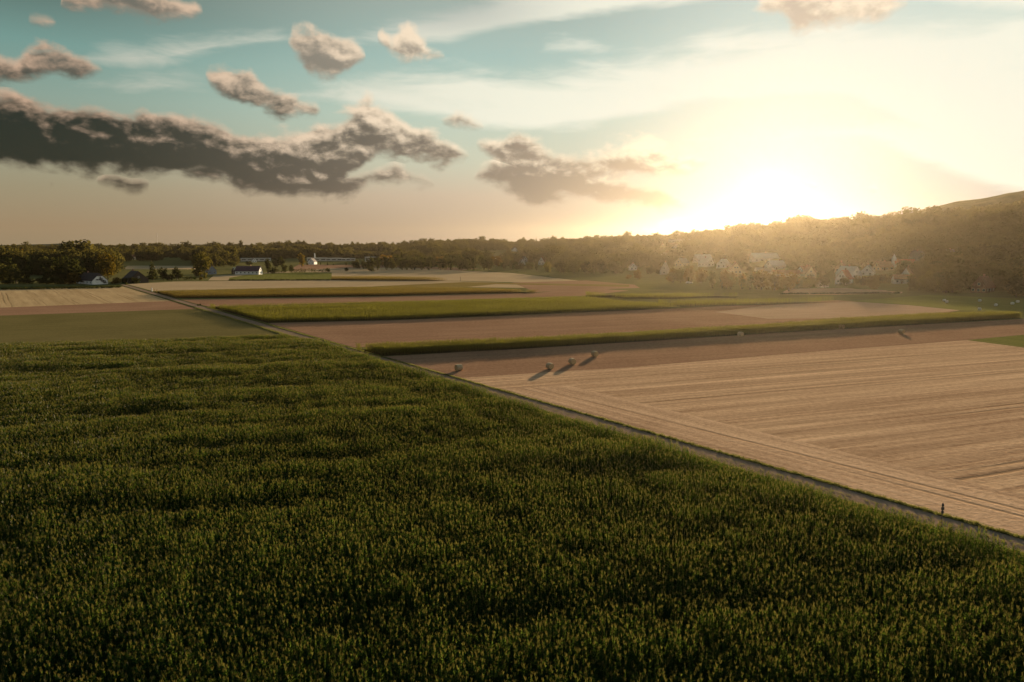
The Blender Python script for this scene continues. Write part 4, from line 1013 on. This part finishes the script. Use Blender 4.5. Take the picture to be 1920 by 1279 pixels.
# ------------------------------------------------------------------ sign post by the track, small posts, mast
POST = simple('weathered_wood', (.16, .13, .11), .9, .3, 5); SIGN = simple('dark_sign_paint', (.045, .055, .06), .5, .2, 3, .3)
x, y = G(1764.5, 985)
sg = empty('signpost', (x, y, .05), R(-20)); tag(sg, 'slim wooden signpost with dark stacked panels at the track edge', 'signpost')
pb = MB(); pb.tube([(0, 0, -.3), (0, 0, 1.95)], [.05, .045], 8); pb.build('post', POST, sg)
for k, (z0, z1, hw) in enumerate(((1.08, 1.36, .10), (1.42, 1.70, .12), (1.75, 1.96, .09))):
    sb = MB(); sb.box(-hw, hw, -.085, -.052, z0, z1); sb.build('sign_panel', SIGN, sg)
cb2 = MB(); cb2.tube([(0, 0, 1.95), (0, 0, 2.08)], [.07, .02], 8); cb2.build('post_cap', SIGN, sg)
def post(px, yb, h, r, label, m_):
    x, y, z = hit(px, yb); o = empty('field_post', (x, y, z)); tag(o, label, 'post')
    a = MB(); a.tube([(0, 0, -.3), (0, 0, h * .94)], [r, r * .9], 7); a.build('post', m_, o)
    b = MB(); b.tube([(0, 0, h * .94), (0, 0, h)], [r * 1.25, r * .5], 7); b.build('post_cap', m_, o)
post(285, 546.5, 2.0, .28, 'pale marker post at the far corner of the ochre corn strip', WALL['white'])
post(863.5, 527.5, 3.4, .12, 'thin dark post standing alone on the pale middle field', POST)
MAST = simple('mast_steel', (.14, .13, .12), .5, .1, 1, .4)
x, y, z = at_dist(296, 2400); mr = empty('radio_mast', (x, y, z)); tag(mr, 'faint tall radio mast on the far left skyline', 'mast')
mb = MB(); mb.tube([(0, 0, -1), (0, 0, 30), (0, 0, 57)], [.4, .3, .2], 6); mb.build('pole', MAST, mr)
mb = MB()
for k in range(3): mb.box(-1.6, 1.6, -.3, .3, 44 + k * 5, 45.2 + k * 5)
mb.build('antenna', MAST, mr)

# parked cars at the farm and in the glare
CARP = simple('car_paint', (.72, .72, .70), .25, .04, .5, .6); TYRE = simple('tyre_rubber', (.03, .03, .03), .8, .1, 2)
def car(px, yb, rz, label):
    x, y, z = hit(px, yb); r = empty('parked_car', (x, y, z), rz); tag(r, label, 'car')
    prof = [(-2.15, .35), (2.15, .35), (2.15, .78), (1.95, .90), (1.0, .98), (.35, 1.45), (-1.2, 1.48), (-1.95, 1.02), (-2.15, .9)]
    b = MB(); n = len(prof); b.add([(p[0], -.85, p[1]) for p in prof] + [(p[0], .85, p[1]) for p in prof], [tuple(range(n)), tuple(range(2 * n - 1, n - 1, -1))] + [(i, n + i, n + (i + 1) % n, (i + 1) % n) for i in range(n)]); b.build('body', CARP, r)
    w_ = MB()
    for sy in (-1, 1): w_.add([(-1.75, sy * .856, 1.03), (.85, sy * .856, 1.03), (.32, sy * .856, 1.38), (-1.18, sy * .856, 1.40)], [(0, 1, 2, 3)])
    w_.build('side_window', GLASS, r)
    for sx in (-1.35, 1.35):
        for sy in (-.8, .8): t = MB(); t.tube([(sx, sy - .1, .32), (sx, sy + .1, .32)], [.32, .32], 12); t.build('wheel', TYRE, r)
car(153, 532.8, R(60), 'pale parked car at the left end of the farmhouse')
car(1292, 532, R(10), 'pale parked car at the edge of the trees in the glare')

# ------------------------------------------------------------------ woods too dense to count
wood_src = source_collection('wood_tree', [broad(s_ + 80, FOLI)[1] for s_ in range(4)] + [tall(90, FOLI)[1], conifer(91, FOLI)[1]])
def wood(name, az0, az1, d0f, d1, spacing, label, keep, hr=(11, 16), seed=1, low=None):
    rg = np.random.default_rng(seed)
    xs = np.arange(min(math.sin(az0) * d1, math.sin(az0) * 300) - 20, max(math.sin(az1) * d1, math.sin(az1) * 300) + 20, spacing); ys = np.arange(100, d1, spacing)
    X, Y = np.meshgrid(xs, ys); X = X + rg.uniform(-.45, .45, X.shape) * spacing; Y = Y + rg.uniform(-.45, .45, Y.shape) * spacing
    X, Y = X.ravel(), Y.ravel(); A, Dd = np.arctan2(X, Y), np.hypot(X, Y)
    k = (A > az0) & (A < az1) & (Dd < d1) & (Dd > d0f(A)); X, Y, A, Dd = X[k], Y[k], A[k], Dd[k]
    k = keep(X, Y, A, Dd, rg); X, Y, A, Dd = X[k], Y[k], A[k], Dd[k]
    ok = np.ones(len(X), bool)
    for (cx_, cy_, r_) in taken: ok &= (X - cx_) ** 2 + (Y - cy_) ** 2 > r_ * r_
    for (cx_, cy_, r_) in clear:                       # a view towards the fields is left open in front of each house
        dx, dy = X - cx_, Y - cy_; l = math.hypot(cx_, cy_); ux, uy = cx_ / l, cy_ / l
        t = dx * ux + dy * uy; s_ = np.abs(dx * uy - dy * ux)
        ok &= ~((t < 0) & (t > (-60 if l < 700 else -95)) & (s_ < r_ * .5 + 5))
    X, Y = X[ok], Y[ok]; n = len(X)
    h = rg.uniform(hr[0], hr[1], n) * (1 + .9 * (fbm(X / 45, Y / 45, seed, 2) - .5)) * np.where(rg.random(n) > .95, 1.45, 1.0)
    if low is not None: h = h * low(X, Y)
    wdt = h * rg.uniform(.85, 1.2, n)
    var = rg.choice(6, n, p=[.23, .23, .23, .2, .07, .04])
    scatter(name, np.stack([X, Y, terr(X, Y) - .8], 1), np.stack([wdt, wdt, h], 1), np.stack([np.zeros(n), np.zeros(n), rg.uniform(0, 6.28, n)], 1), var,
            np.clip(.5 + 1.3 * (fbm(X / 70, Y / 70, seed + 2, 2) - .5) + rg.normal(0, .2, n), 0, 1), wood_src, None, None, label, 'wood')
    return n
def az(px): return math.atan2(px - 960, 1312)
def village(X, Y):                                     # gardens between the houses: fewer, lower trees
    pxs = 960 + 1312 * X / np.maximum(Y, 1); Dd = np.hypot(X, Y); d0 = dbf(np.arctan2(X, Y))
    return (pxs > 1170) & (pxs < 1705) & (Dd < d0 + 95 + 60 * (pxs < 1450))
def dbf(A): return np.interp(A, TAZ, TDB)
n1_ = wood('hillside_wood', az(1385), az(2250), lambda A: dbf(A) + 12, 1150, 7.6, 'dense brown green wood covering the hill right of the sun', lambda X, Y, A, Dd, rg: (rg.random(X.shape) > .03) & ~(village(X, Y) & (rg.random(X.shape) > .62)), (11, 16), 3, lambda X, Y: np.where(village(X, Y), .55, 1.0))
n2_ = wood('village_wood', az(1035), az(1395), lambda A: dbf(A) + 5, 1750, 9.0, 'hazy wood on the village slope left of the sun', lambda X, Y, A, Dd, rg: ((fbm(X / 110, Y / 110, 31, 2) > .36) | (Dd > 900)) & ~(village(X, Y) & (rg.random(X.shape) > .7)) & ~((Dd > 1150) & (Dd < 1350) & (A < az(1080))), (10, 15), 5, lambda X, Y: np.where(village(X, Y), .6, 1.0))
def far_keep(X, Y, A, Dd, rg):
    m_ = fbm(X / 150, Y / 90, 77, 3) > np.where(Dd > 1500, .40, .46)
    pxs = 960 + 1312 * np.tan(A)
    m_ &= ~((pxs > 862) & (pxs < 945) & (Dd > 1050) & (Dd < 1500))
    m_ &= ~((pxs > 1000) & (Dd > 1250) & (Dd < 1450))
    m_ &= ~((pxs > 225) & (pxs < 362) & (Dd < 1260))
    m_ &= ~((pxs > 440) & (pxs < 735) & (Dd < 1260))
    return m_
n3_ = wood('distant_woods', az(-420), az(1125), lambda A: np.maximum(dbf(A) - 60, 860), 2250, 10.5, 'far belts of wood along the hazy left and middle skyline', far_keep, (11, 17), 8)
n4_ = wood('farmstead_wood', az(-420), az(208), lambda A: 600 / np.cos(A), 1150, 8.0, 'dense leafy wood filling the ground behind the white gabled farmhouse', lambda X, Y, A, Dd, rg: rg.random(X.shape) > .12, (13, 19), 12)
print(n4_, 'wood trees', n1_, n2_, n3_)

# ------------------------------------------------------------------ haze
hm, ht, ho = mat('haze_air')
pvn = ht.new('ShaderNodeVolumePrincipled'); pvn.inputs['Color'].default_value = (.46, .39, .29, 1); pvn.inputs['Density'].default_value = 0.000033
pvn.inputs['Anisotropy'].default_value = 0.825
ht.l.new(pvn.outputs[0], ho.inputs['Volume'])
mb = MB(); mb.box(-4500, 4500, -4500, 4500, -4, 135); tag(mb.build('haze', hm), kind='stuff')
